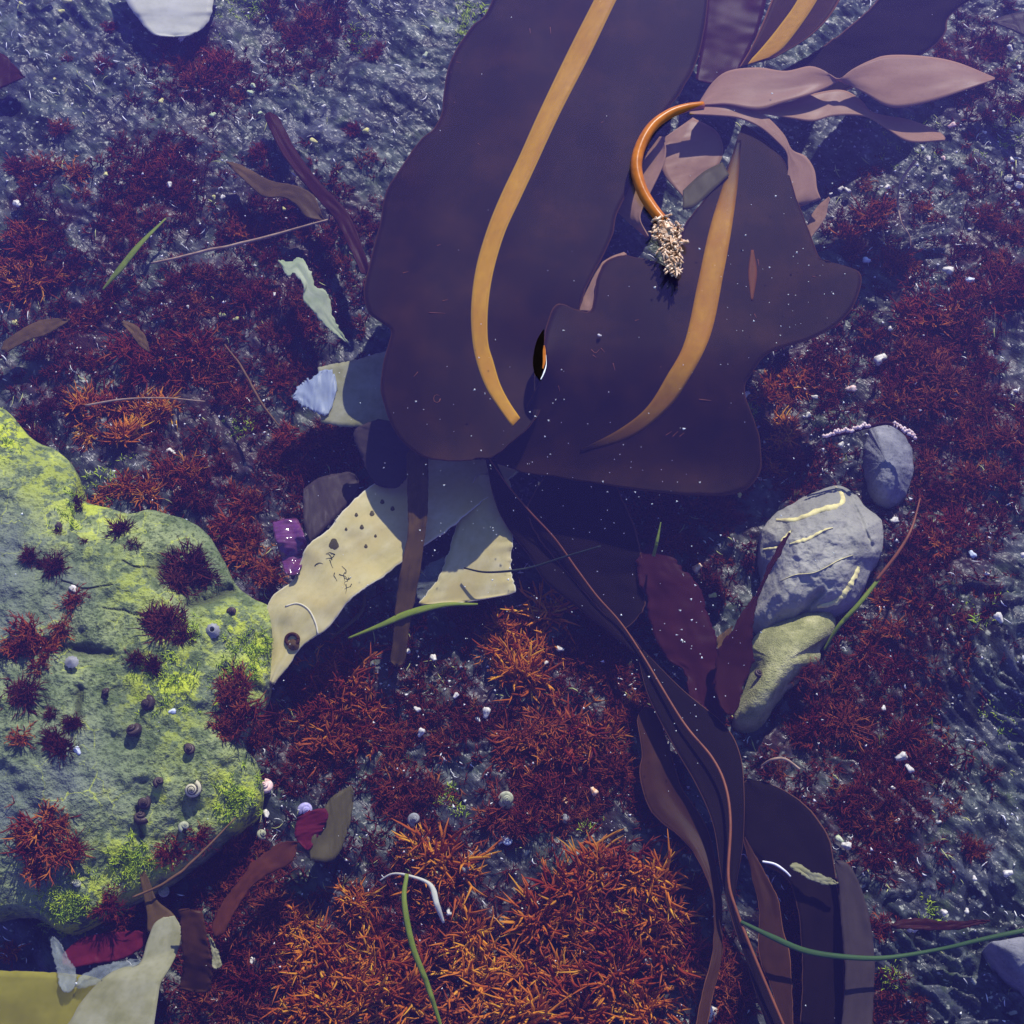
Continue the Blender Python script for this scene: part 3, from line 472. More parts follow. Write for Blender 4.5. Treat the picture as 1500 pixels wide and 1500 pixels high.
SP = [([(1024, 152), (1043, 123), (1067, 105), (1110, 100), (1150, 105), (1187, 98), (1213, 107), (1229, 115), (1247, 103), (1273, 90), (1300, 82), (1350, 83), (1400, 92), (1457, 115)], [(1024, 155), (1045, 154), (1067, 154), (1110, 161), (1147, 151), (1187, 139), (1213, 128), (1230, 118), (1243, 124), (1267, 137), (1300, 156), (1333, 156), (1383, 143), (1457, 117)], lambda px, py, u, v: -.0085+.003*np.sin(u*3.1)+(.006*(v-.5)*np.cos(u*5.5))-.010*np.clip(u-.6, 0, 1)),
      ([(1100, 161), (1150, 152), (1193, 138), (1233, 133), (1260, 147), (1279, 166), (1333, 177), (1373, 193), (1384, 203)], [(1100, 164), (1160, 174), (1190, 178), (1217, 171), (1247, 169), (1273, 173), (1300, 190), (1333, 208), (1384, 206)], lambda px, py, u, v: -.016-.018*u+.006*(v-.5)),
      ([(1010, 160), (1043, 155), (1083, 155), (1117, 168), (1147, 197), (1160, 220), (1180, 230), (1193, 250), (1197, 277), (1203, 292)], [(1010, 168), (1050, 170), (1083, 174), (1113, 187), (1137, 207), (1152, 224), (1155, 240), (1150, 273), (1140, 306), (1170, 302)], lambda px, py, u, v: -.004-.022*u+.008*(v-.5)*(1-2*u)),
      ([(1214, 288), (1197, 303), (1183, 327), (1181, 352)], [(1215, 290), (1212, 304), (1207, 322), (1184, 353)], lambda px, py, u, v: -.035-.006*u+.004*v),
      ([(966, 200), (930, 247), (903, 277), (898, 300), (917, 323), (947, 348)], [(972, 200), (974, 233), (952, 283), (941, 305), (938, 322), (949, 347)], lambda px, py, u, v: -.020-.012*u+.010*(v-.5)),
      ([(975, 200), (968, 230), (975, 258), (1004, 290)], [(1015, 172), (1052, 195), (1056, 235), (1010, 288)], lambda px, py, u, v: -.026-.006*u-.005*v),
      ([(914, 369), (893, 377), (873, 393), (853, 427), (846, 455)], [(918, 372), (902, 378), (885, 392), (872, 420), (868, 456)], lambda px, py, u, v: -.020+.006*v)]
for k, (l, r, z) in enumerate(SP): blade('sporophyll', l, r, z, M['sporo'], kelp, 70, 15, .0013, .0012, 3, seed=k)
blade('sporophyll', [(1000, 280), (1030, 253), (1058, 239)], [(1000, 308), (1020, 301), (1068, 257)], -.012, M['olvdk'], kelp, 24, 7, .0012, .001, 2, label='dark olive green small leaf behind the holdfast')
# ------------------------------------------------------------------ other kelp blades round it
t = empty('kelp_frond', proj(1150, 60, -.03)); tag(t, 'narrow torn kelp blade with bright yellow midrib reaching behind the pale sporophylls', 'kelp blade')
zt = lambda px, py, u, v: -.030-.012*u+.006*np.abs(2*v-1)
bb = blade('blade', [(1150, -50), (1130, 0), (1117, 33), (1100, 70), (1083, 99)], [(1255, -50), (1230, 0), (1210, 30), (1180, 57), (1134, 84)], zt, M['kelpbr'], t, 60, 13, seed=2)
blade('midrib', [(1190, -50), (1168, 0), (1140, 40), (1113, 73), (1091, 96)], [(1222, -50), (1197, 0), (1173, 37), (1147, 70), (1128, 84)], lambda px, py, u, v: -.0265-.012*u, M['midrib'], bb, 50, 7, .0008)
def single(name, L, Rr, z, mat, label, cat='seaweed', **kw):
    kw.setdefault('ends', .10 if name in ('weed_scrap', 'weed_film', 'weed_strip') else .03); kw.setdefault('fray', 1.5); kw.setdefault('n', 70); kw['n'] = max(kw['n'], 50); kw.setdefault('ruff', .002)
    return blade(name, L, Rr, z, M[mat], label=label, cat=cat, **kw)
single('kelp_frond', [(1320, -60), (1285, 0), (1240, 42), (1190, 78), (1130, 112)], [(1520, -60), (1400, 15), (1384, 50), (1345, 82), (1200, 150)], (-.04, -.05, -.06), 'kelpdk', 'broad near black kelp blade under the long pale sporophyll', 'kelp blade', ruff=.003)
single('kelp_frond', [(1035, -60), (1030, 40), (1018, 120)], [(1135, -60), (1112, 40), (1070, 125)], (-.06, -.065, -.07), 'purple', 'dim purple red blade between the long limb and yellow ribbed blade', 'seaweed', ruff=.002)
single('kelp_frond', [(1452, 30), (1480, 22), (1540, 10)], [(1456, 34), (1490, 48), (1545, 75)], (-.05, -.05), 'kelpvio', 'pointed violet brown blade tip past the near black blade', 'kelp blade', n=24)
single('kelp_strap', [(595, 655), (597, 733), (597, 783), (587, 833), (578, 900), (575, 943), (570, 974)], [(628, 655), (627, 733), (625, 767), (618, 817), (610, 867), (600, 917), (591, 978)], (-.045, -.055, -.065, -.075, -.09, -.11), 'tan', 'narrow brown strap crossing the bleached kelp blade', 'kelp strap', ruff=.002)
single('kelp_frond', [(820, 665), (783, 720), (772, 750), (790, 790), (840, 850), (905, 922)], [(880, 670), (897, 697), (913, 733), (930, 770), (940, 820), (934, 847), (944, 872), (943, 892), (916, 922)], (-.06, -.085, -.10, -.108), 'kelpdk', 'dark brown blade hanging below the folded kelp limb', 'kelp blade', n=80, ruff=.0025, fray=2)
t = empty('kelp_ribbon', proj(1070, 1250, -.09)); tag(t, 'long dark twisted kelp ribbon with thin orange brown rib along its edge', 'kelp ribbon')
blade('upper_ribbon', [(708, 655), (723, 727), (740, 767), (777, 817), (800, 853), (850, 893), (900, 933), (938, 966)], [(718, 655), (742, 707), (773, 747), (810, 787), (843, 833), (873, 873), (907, 910), (940, 950)], (-.055, -.078, -.094, -.101, -.104, -.102), M['kelpdk'], t, 80, 11, .0013, .002, 3)
blade('lower_ribbon', [(934, 960), (950, 1020), (985, 1090), (1020, 1150), (1045, 1210), (1058, 1290), (1075, 1355), (1092, 1405), (1113, 1473), (1140, 1550)], [(942, 952), (1000, 1010), (1060, 1060), (1083, 1100), (1090, 1150), (1089, 1230), (1078, 1330), (1112, 1413), (1147, 1500), (1170, 1550)], (-.103, -.098, -.086, -.074, -.066, -.062), M['kelpdk'], t, 90, 13, .0013, .0025, 3, 3)
strand('edge_rib', [(717, 672, -.053), (742, 708, -.064), (775, 748, -.075), (812, 788, -.086), (845, 834, -.093), (875, 874, -.097), (908, 911, -.099), (940, 958, -.098), (1000, 1057, -.090), (1043, 1110, -.081), (1063, 1153, -.075), (1070, 1207, -.068), (1067, 1287, -.062), (1080, 1337, -.059), (1110, 1413, -.056), (1147, 1500, -.055), (1168, 1550, -.055)], [.0006, .0009, .0010, .0013, .0014, .0014, .0012], M['rib'], t, 110, 6)
single('kelp_strap', [(930, 1040), (940, 1100), (937, 1133), (953, 1187), (1000, 1230), (1023, 1260), (1040, 1300), (1046, 1340), (1043, 1400), (1030, 1450), (1010, 1550)], [(960, 1030), (985, 1110), (1000, 1155), (1035, 1210), (1050, 1270), (1056, 1310), (1058, 1340), (1058, 1400), (1045, 1455), (1036, 1500), (1026, 1550)], (-.118, -.112, -.095, -.08, -.075), 'kelpbr', 'curved red brown strap tapering down beside the dark twisted ribbon', 'kelp strap', n=80, ruff=.002)
single('kelp_frond', [(1080, 1145), (1088, 1190), (1090, 1235), (1120, 1265), (1160, 1300), (1175, 1400), (1170, 1550)], [(1110, 1140), (1150, 1158), (1185, 1184), (1212, 1222), (1222, 1265), (1236, 1400), (1232, 1550)], (-.105, -.10, -.10, -.105, -.11), 'kelpdk', 'wide near black blade spread between two brown straps', 'kelp blade', n=80, ruff=.002)
single('kelp_strap', [(1088, 1226), (1103, 1290), (1112, 1333), (1112, 1400), (1133, 1457), (1150, 1550)], [(1092, 1226), (1120, 1277), (1140, 1317), (1147, 1360), (1158, 1410), (1164, 1550)], (-.085, -.08, -.08, -.08), 'kelpbr', 'russet brown strap crossed by the green seagrass', 'kelp strap', ruff=.0015)
single('kelp_strap', [(1222, 1262), (1229, 1300), (1232, 1350), (1238, 1433), (1228, 1550)], [(1226, 1258), (1247, 1270), (1267, 1317), (1278, 1370), (1281, 1433), (1275, 1550)], (-.088, -.085, -.085, -.085), 'kelpvio', 'grey violet strap running down beside the slate ridges', 'kelp strap', ruff=.0015)
single('red_frond', [(940, 793), (934, 847), (948, 873), (950, 905), (973, 960), (1003, 985), (1012, 1022), (1043, 1042)], [(975, 800), (1000, 833), (1025, 860), (1037, 900), (1050, 932), (1052, 957), (1052, 1000), (1066, 1070)], (-.095, -.10, -.106, -.108), 'purple', 'purple red blade flecked with sand beside the dark hanging blade', 'red seaweed', ruff=.004, fray=4, n=120, m=21, seed=3, ends=.12)
single('red_frond', [(1156, 780), (1140, 800), (1123, 833), (1109, 868), (1092, 890), (1066, 933), (1051, 957), (1048, 1010), (1062, 1046)], [(1158, 781), (1144, 810), (1128, 835), (1112, 872), (1104, 910), (1101, 933), (1104, 967), (1090, 1002), (1076, 1048)], (-.06, -.065, -.07, -.08, -.085), 'maroon', 'pointed maroon blade leaning across the veined rock', 'red seaweed', fray=4, n=90)
single('weed_scrap', [(1073, 916), (1050, 934)], [(1074, 918), (1053, 956)], -.08, 'tan', 'tiny tan triangular scrap at the foot of the pointed maroon blade', n=10, m=5)
# bleached pieces
t = empty('bleached_kelp', proj(430, 980, -.12)); tag(t, 'long cream bleached kelp blade tapering to a tip by the green boulder', 'kelp blade')
zp = lambda px, py, u, v: -.098+.018*np.sin(u*2.6+.3)-.012*(u > 2)+.010*np.exp(-((u-.62)/.1)**2)*(v-.3)+.003*fbm(px*.02, py*.02, 2, 9)
pb = blade('blade', [(640, 650), (593, 687), (543, 713), (510, 740), (477, 780), (450, 800), (430, 847), (400, 873), (390, 900), (397, 943), (388, 975), (387, 996)], [(760, 690), (700, 740), (650, 780), (590, 822), (557, 847), (520, 870), (500, 893), (477, 923), (443, 945), (425, 972), (412, 990), (402, 1003)], zp, M['pale'], t, 130, 29, .0012, .0035, 6, 1, fray=2.5)
C = crom([(418, 888), (436, 884), (452, 893), (462, 912), (466, 930)], 24); v, ff = tube(proj(C[:, 0], C[:, 1], near(np.array([q.co[:] for q in pb.data.vertices])+root(pb), C[:, 0], C[:, 1])+.0002), .0009, 6); obj('fold_line', v, tri(ff), M['pale'], pb)
pv = np.array([q.co[:] for q in pb.data.vertices])+root(pb); qr = random.Random(3)
for k in range(13):
    a = qr.uniform(0, 6.28); x, y = qr.choice(((466, 822), (472, 842), (490, 832), (500, 845), (512, 850), (484, 818))); x += qr.uniform(-7, 7); y += qr.uniform(-7, 7); pts = [(x, y)]
    for q in range(3): a += qr.uniform(-.9, .9); x += math.cos(a)*4.5; y += math.sin(a)*4.5; pts.append((x, y))
    C = crom(pts, 12); v, ff = tube(proj(C[:, 0], C[:, 1], near(pv, C[:, 0], C[:, 1])+.0003), .0004*np.linspace(1.2, .3, 12), 5); obj('dark_scribble', v, tri(ff), M['dkline'], pb)
for x, y, d in ((489, 797, 7), (530, 772, 3), (545, 752, 3.5), (536, 800, 2.5), (522, 754, 2.5), (560, 735, 3), (507, 775, 2), (575, 745, 3), (550, 785, 2)):
    a = np.arange(14)/14*6.283; C = np.stack([x+d*np.cos(a)*(1+.2*np.sin(a*3)), y+1.2*d*np.sin(a)], 1); zz = near(pv, C[:, 0], C[:, 1]); V = np.vstack([proj(C[:, 0], C[:, 1], zz+.0002), proj(x, y, near(pv, [x], [y])[0]+.0012)]); obj('dark_spot', V, [(j, (j+1) % 14, 14) for j in range(14)], M['olvdk'], pb)
a = np.linspace(0, 6.283, 26); v, ff = tube(proj(428+9*np.cos(a), 937+8.5*np.sin(a), near(pv, 428+9*np.cos(a), 937+8.5*np.sin(a))+.0012), .0018, 6)
lm = obj('limpet', v, tri(ff), M['dkbrown']); tag(lm, 'small brown ringed limpet near the tip of the cream kelp blade', 'limpet')
a = np.arange(20)/20*6.283; V = np.vstack([proj(428+9*f*np.cos(a), 937+8.5*f*np.sin(a), -.0745+.0035*(1-f)) for f in (1, .6, .25)]+[proj(428, 937, -.071)]); V[:, 2] += near(pv, [428], [937])[0]+.0755
obj('shell_cap', V, [(i*20+j, i*20+(j+1) % 20, (i+1)*20+(j+1) % 20) for i in range(2) for j in range(20)]+[(i*20+j, (i+1)*20+(j+1) % 20, (i+1)*20+j) for i in range(2) for j in range(20)]+[(40+j, 40+(j+1) % 20, 60) for j in range(20)], M['tan'], lm)
single('bleached_kelp', [(700, 690), (672, 760), (655, 815), (640, 850), (608, 890)], [(748, 700), (752, 770), (750, 800), (749, 835), (757, 872)], (-.085, -.092, -.097, -.105), 'pale', 'cream blade end half in the big kelp shadow above orange algae', 'kelp blade', fray=3, n=60)
single('weed_film', [(618, 822), (612, 850), (608, 892)], [(690, 812), (688, 845), (680, 888)], (-.10, -.105, -.11), 'film', 'see through whitish film draped beside the narrow brown strap', fray=3, n=60, ends=.35)
t = empty('bleached_kelp', proj(500, 580, -.1)); tag(t, 'short beige bleached kelp end with bluish torn tip jutting from under the big kelp', 'kelp blade')
pb2 = blade('blade', [(600, 505), (560, 516), (520, 527), (490, 533), (466, 538)], [(610, 635), (570, 628), (540, 626), (500, 624), (470, 618)], (-.075, -.085, -.09), M['olive'], t, 50, 15, .0012, .002, 2, fray=2)
blade('torn_tip', [(496, 545), (480, 540), (462, 550), (445, 560), (428, 576)], [(490, 600), (478, 608), (465, 604), (450, 598), (430, 586)], (-.086, -.088, -.090), M['bluefilm'], t, 60, 17, .0012, .003, 3, fray=5, ends=.2)
single('kelp_frond', [(560, 612), (525, 625), (518, 640), (528, 665), (538, 690), (553, 712)], [(640, 640), (620, 650), (610, 665), (605, 680), (595, 700), (580, 715)], (-.06, -.07, -.075), 'kelpvio', 'dusky brown blade edge showing under the rounded kelp fold', 'kelp blade', ruff=.002)
single('bleached_kelp', [(165, -60), (185, 0), (205, 30), (222, 48), (240, 53)], [(330, -60), (313, 0), (308, 25), (295, 42), (272, 53)], (-.088, -.092, -.098), 'white', 'white bleached kelp end lying on bare slate', 'kelp blade', n=40, ruff=.002)
single('weed_scrap', [(-60, 60), (0, 78), (20, 95), (37, 112)], [(-60, 160), (0, 131), (18, 122), (37, 114)], (-.085, -.09), 'maroon', 'dark maroon pointed flap on the slate', n=30)
single('weed_scrap', [(331, 235), (360, 246), (395, 265), (430, 272), (458, 285), (470, 310), (478, 322)], [(333, 240), (355, 262), (385, 288), (415, 290), (435, 302), (448, 318), (474, 325)], (-.10, -.095, -.09, -.10), 'tan', 'wavy tan scrap ending at the bleached stick', n=50, ruff=.002)
single('kelp_strap', [(405, 165), (430, 215), (460, 258), (490, 290), (515, 322), (545, 400)], [(385, 165), (410, 220), (440, 262), (470, 298), (495, 328), (530, 405)], (-.11, -.10, -.095, -.09), 'maroon', 'dark maroon strap curving down past the wavy tan scrap', 'seaweed', ruff=.003)
single('weed_scrap', [(404, 378), (425, 385), (440, 377), (455, 400), (462, 420), (480, 430), (490, 470), (512, 502)], [(412, 386), (422, 405), (432, 402), (445, 420), (445, 440), (470, 470), (490, 490), (508, 503)], (-.095, -.09, -.10, -.11), 'greenp', 'pale green tattered scrap below the bleached stick', n=60, fray=4, ruff=.002)
single('weed_scrap', [(0, 505), (30, 485), (60, 470), (102, 466)], [(5, 520), (40, 500), (70, 490), (103, 470)], (-.10, -.10), 'tan', 'brown scrap resting above the top of the mossy boulder', n=30)
single('iridescent_scrap', [(399, 762), (402, 785), (410, 812), (418, 842)], [(436, 758), (446, 785), (450, 810), (434, 842)], (-.085, -.075, -.085, -.08), 'irid', 'shiny purple iridescent scrap against the cream kelp blade', n=50, ruff=.006, freq=4)
single('weed_scrap', [(440, 720), (470, 700), (520, 690)], [(450, 800), (480, 770), (530, 715)], (-.10, -.11), 'kelpvio', 'dull grey brown scrap behind the shiny purple scrap', n=30)
# lower left corner
t = empty('bleached_kelp', proj(200, 1450, -.08)); tag(t, 'pale olive bleached kelp blade narrowing upward to a thin brown tail', 'kelp blade')
blade('blade', [(60, 1540), (100, 1500), (118, 1470), (150, 1435), (180, 1418), (205, 1412), (216, 1380), (226, 1355), (240, 1345)], [(220, 1540), (226, 1500), (232, 1460), (236, 1440), (248, 1420), (258, 1400), (264, 1380), (266, 1360), (256, 1342)], (-.05, -.055, -.06, -.075, -.08), M['olive'], t, 70, 17, .0012, .002, 2)
blade('tail', [(238, 1348), (218, 1366), (216, 1340), (208, 1300), (202, 1262), (200, 1226)], [(258, 1345), (250, 1335), (230, 1318), (219, 1290), (206, 1260), (202, 1226)], (-.08, -.085, -.085, -.085), M['tan'], t, 50, 9, .0012, .001)
single('bleached_kelp', [(-60, 1412), (0, 1422), (60, 1424), (130, 1430), (170, 1445)], [(-60, 1560), (0, 1545), (60, 1540), (100, 1520), (120, 1500)], (-.075, -.07, -.07), 'yolive', 'mustard yellow blade tucked under the pale olive blade', 'kelp blade', n=40, ruff=.002)
single('weed_film', [(68, 1372), (76, 1395), (84, 1425), (82, 1450)], [(88, 1372), (98, 1398), (112, 1425), (112, 1455)], (-.075, -.068, -.062), 'film', 'whitish see through film hanging over the mustard blade', fray=3, n=60, ends=.35)
single('weed_film', [(110, 1430), (140, 1418), (170, 1410), (205, 1400)], [(112, 1455), (150, 1440), (180, 1425), (208, 1415)], (-.062, -.064, -.07), 'film', 'whitish torn film along the edge of the pale olive blade', fray=3, n=60, ends=.35)
single('kelp_strap', [(259, 1330), (264, 1350), (266, 1390), (268, 1415), (262, 1450)], [(298, 1334), (302, 1365), (308, 1400), (311, 1425), (306, 1455)], (-.05, -.055, -.065, -.08), 'dkbrown', 'short dark brown strap with frayed end beside the pale olive blade', 'kelp strap', n=40, fray=4)
single('weed_scrap', [(303, 1368), (310, 1395), (311, 1420)], [(306, 1370), (320, 1395), (325, 1416)], (-.08, -.085), 'olive', 'small yellow green leaf tip behind the dark brown strap', n=20)
single('weed_scrap', [(85, 1405), (120, 1375), (170, 1366), (215, 1362)], [(100, 1420), (140, 1412), (180, 1405), (215, 1385)], (-.10, -.10), 'magenta', 'dim magenta leaf under the pale olive blade tail', n=30)
single('weed_strip', [(306, 1370), (325, 1325), (352, 1290), (370, 1265), (405, 1238), (435, 1228)], [(325, 1375), (345, 1335), (368, 1300), (395, 1280), (425, 1265), (438, 1240)], (-.095, -.09, -.085, -.09), 'redbr', 'rusty see through strip pointing to the magenta leaf', n=50, fray=3)
single('weed_scrap', [(436, 1195), (432, 1225), (446, 1242)], [(475, 1180), (480, 1200), (452, 1246)], (-.085, -.09), 'magenta', 'bright magenta leaf beside a violet snail', n=24)
single('weed_scrap', [(470, 1190), (490, 1165), (520, 1148)], [(448, 1260), (490, 1258), (516, 1200)], (-.09, -.10), 'olvdk', 'dark olive flap behind the bright magenta leaf', n=30)
single('weed_scrap', [(1155, 1266), (1170, 1266), (1185, 1276), (1210, 1284), (1228, 1292)], [(1160, 1272), (1175, 1282), (1190, 1290), (1210, 1296), (1228, 1296)], (-.085, -.085), 'olive', 'small olive ragged scrap lying on the wide near black blade', n=30, fray=3)
single('weed_scrap', [(180, 470), (200, 478), (214, 495), (220, 515)], [(178, 474), (192, 490), (204, 506), (218, 517)], (-.09, -.09), 'tan', 'curled brown scrap among rust tufts beside the thin pale twig', n=30)
single('weed_strip', [(1305, 1352), (1340, 1346), (1390, 1350), (1450, 1346)], [(1306, 1360), (1345, 1362), (1395, 1362), (1450, 1352)], (-.075, -.07, -.072), 'maroon', 'dark red strip with white crust along the slate ridges', n=40, fray=3)
# strands, sticks and grass
def st_(name, P, r, mat, label, cat, **kw): return strand(name, P, r, M[mat], label=label, cat=cat, **kw)
st_('stick', [(222, 386, -.105), (300, 368, -.10), (380, 350, -.095), (480, 322, -.09)], [.0012, .0019, .0018, .0010], 'stick', 'long thin bleached stick across the red algae', 'stick', wob=.001)
ribbon('seagrass', [(150, 425, -.11), (175, 395, -.10), (205, 358, -.095), (243, 320, -.10)], (3, 9, 9, 6, 3), M['green'], label='short green and brown grass blade near the bleached stick', cat='seagrass')
st_('twig', [(125, 594, -.07), (180, 585, -.066), (240, 583, -.07), (300, 588, -.09)], [.0012, .0009, .0006], 'stick', 'thin pale twig lying over an orange algae tuft', 'twig')
st_('twig', [(330, 505, -.1), (355, 540, -.095), (380, 585, -.095), (410, 626, -.10)], [.0008, .0014, .0014, .0007], 'twig', 'thin curved brown twig near the bluish torn kelp tip', 'twig', wob=.001)
st_('twig', [(195, 1315, -.075), (250, 1288, -.075), (300, 1245, -.075), (345, 1198, -.08)], [.0009, .0014, .0012, .0006], 'twig', 'thin olive brown twig along the lower edge of the mossy boulder', 'twig', wob=.001)
ribbon('seagrass', [(596, 1280, -.055), (592, 1320, -.05), (604, 1385, -.055), (625, 1440, -.065), (648, 1510, -.08)], (6, 9, 9, 8, 5), M['green'], label='curved bright green seagrass blade rising through orange algae', cat='seagrass')
ribbon('seagrass', [(556, 1290, -.08), (575, 1280, -.07), (600, 1283, -.06), (630, 1296, -.06), (640, 1325, -.06), (650, 1352, -.07)], (2, 3, 4, 5, 9, 8, 4), M['white'], label='bent whitish dead grass blade beside the bright green seagrass', cat='seagrass')
ribbon('seagrass', [(1085, 1350, -.055), (1130, 1372, -.055), (1180, 1393, -.06), (1240, 1402, -.062), (1300, 1403, -.065), (1380, 1390, -.065), (1440, 1376, -.06), (1540, 1355, -.06)], (5, 9, 9, 8, 7, 6, 7, 8, 7), M['gdk'], label='long dark green seagrass blade sagging across the brown straps', cat='seagrass')
ribbon('seagrass', [(1207, 952, -.10), (1228, 918, -.085), (1258, 885, -.075), (1290, 845, -.075)], (3, 6, 7, 7, 5), M['green'], label='green grass stalk leaning past the yellow speckled stone', cat='seagrass')
st_('twig', [(1284, 850, -.075), (1315, 810, -.07), (1335, 775, -.07), (1348, 730, -.08)], [.0016, .0017, .0013, .0007], 'rib', 'reddish curved stalk above the green grass stalk', 'twig')
ribbon('seagrass', [(510, 935, -.10), (560, 915, -.09), (600, 898, -.085), (650, 886, -.085), (700, 885, -.095)], (3, 6, 10, 10, 6, 3), M['green'], label='olive green grass blade under the narrow brown strap', cat='seagrass')
ribbon('seagrass', [(485, 935, -.10), (510, 915, -.095), (530, 895, -.1), (535, 870, -.1)], (3, 5, 6, 4), M['olvdk'], label='short olive grass blade beside the cream kelp blade', cat='seagrass')
st_('thread', [(680, 832, -.09), (710, 838, -.085), (750, 836, -.082), (783, 830, -.08), (830, 815, -.065), (880, 800, -.055)], [.0009, .0013, .0013, .0008], 'dkline', 'thin dark green thread across the shaded cream blade end', 'seaweed')
ribbon('seagrass', [(957, 815, -.075), (962, 795, -.065), (968, 765, -.06)], (5, 5, 2), M['green'], label='tiny upright green blade by the purple red blade', cat='seagrass')
st_('twig', [(1340, 236, -.08), (1322, 262, -.075), (1315, 290, -.075), (1320, 325, -.078), (1332, 345, -.085), (1334, 362, -.09)], [.0018, .0013, .0010, .0009, .0007], 'stick', 'thin curled orange tan stalk among the barnacles', 'twig')
st_('twig', [(1115, 1122, -.10), (1130, 1113, -.09), (1150, 1112, -.09), (1172, 1127, -.09)], [.0008, .0014, .0014, .0010], 'stick', 'small pinkish tan curl on the red turf', 'twig')
st_('twig', [(1117, 1262, -.085), (1135, 1266, -.083), (1150, 1276, -.083), (1158, 1284, -.085)], [.0010, .0012, .0008], 'fleck', 'thin white curl beside the small olive ragged scrap', 'twig')
t = empty('crusted_strand', proj(1270, 640, -.09)); tag(t, 'red strand crusted with white chalky beads over the rounded stone', 'seaweed')
strand('strand', [(1207, 640, -.085), (1240, 634, -.083), (1272, 625, -.08), (1300, 620, -.078), (1318, 628, -.078), (1340, 642, -.08)], .0022, M['maroon'], t, 40)
for k, (a, b) in enumerate(((1207, 1272), (1308, 1340))):
    vv = []; f2 = []; of = 0
    for q in range(26):
        x = a+(b-a)*q/25+rng.uniform(-1, 1); y = np.interp(x, [1207, 1240, 1272, 1300, 1318, 1340], [638, 632, 623, 619, 626, 640])+rng.uniform(-4, 2)
        z = -.079+rng.uniform(0, .002); v, ff = tube(proj([x-2, x, x+2], [y, y-.6, y], [z, z+.001, z]), [.0012, .0022, .0012], 6); vv.append(v); f2 += [tuple(i+of for i in w) for w in tri(ff)]; of += len(v)
    obj('chalky_crust', np.vstack(vv), f2, M['coral'], t)
# ------------------------------------------------------------------ algae: tufts one by one, the low turf as one mass
def tuft_arrays(seed, nb, ln, th, spread, segs=4, sides=3, forks=2, droop=0., curl=.22):
    r = random.Random(seed); VV = []; FF = []; RN = []; off = 0
    def branch(p, d, l, w, lev, c):
        nonlocal off
        pts = [p]; dd = d.copy(); nse = segs if lev == 0 else max(2, segs-1); cv = np.array([r.gauss(0, 1), r.gauss(0, 1), r.gauss(0, .6)])*curl
        for k in range(nse):
            dd = dd+cv*.6+np.array([0, 0, .10-droop]); dd /= np.linalg.norm(dd); pts.append(pts[-1]+dd*l/nse)
        rad = np.linspace(w, w*(.35 if lev else .6), nse+1); rad[-1] = w*.12
        v, f = tube(np.array(pts), rad, sides); VV.append(v); FF.extend([tuple(i+off for i in q) for q in tri(f)]); off += len(v); RN.append(np.full(len(v), c))
        if lev < forks:
            for q in range(r.choice((1, 2, 2, 3))):
                i = r.randint(1, nse-1); sd = dd+np.array([r.gauss(0, .55), r.gauss(0, .55), r.gauss(0, .35)]); sd /= np.linalg.norm(sd)
                branch(pts[i], sd, l*r.uniform(.4, .65), w*.75, lev+1, min(1, max(0, c+r.gauss(0, .1))))
    for k in range(nb):
        a = r.uniform(0, 6.283); th0 = math.acos(1-r.random()*(1-math.cos(spread))); d = np.array([math.cos(a)*math.sin(th0), math.sin(a)*math.sin(th0), math.cos(th0)])
        b = np.array([r.gauss(0, .16), r.gauss(0, .16), 0])*ln; branch(b, d, ln*r.uniform(.6, 1.1), th*r.uniform(.8, 1.25), 0, r.random())
    return np.vstack(VV), np.array(FF), np.concatenate(RN)
PROTO = {}
for tone in ('orange', 'rust', 'red', 'velvet'):
    for k in range(5):
        V_, F_, R_ = tuft_arrays(100+k*7+len(tone), *{'orange': (58, .034, .0016, 1.35, 4, 3, 1), 'rust': (40, .030, .0014, 1.35, 4, 3, 2), 'red': (60, .029, .0011, 1.4, 3, 3, 2), 'velvet': (150, .026, .0011, 1.5, 3, 3, 1)}[tone], .02*k, .12 if tone == 'orange' else .2)
        PROTO[tone, k] = mkmesh('algae_tuft', V_, F_, M[tone], attrs={'rnd': R_})
trng = random.Random(11)
def tuft(px, py, rpx, tone, label, group, lift=0.):
    P = onbed(px, py, lift); o = bpy.data.objects.new('algae_tuft', PROTO[tone, trng.randrange(5)]); link(o)
    o.location = P-np.array([0, 0, .002]); s = rpx*.00069/.030*trng.uniform(.9, 1.1); s *= trng.choice((.82, .95, 1.05, 1.2)); o.scale = (s, s*trng.uniform(.85, 1.1), s*trng.uniform(.5, .85)); o.rotation_euler = (trng.uniform(-.2, .2), trng.uniform(-.2, .2), trng.uniform(0, 6.28))
    return tag(o, label, 'algae', group)
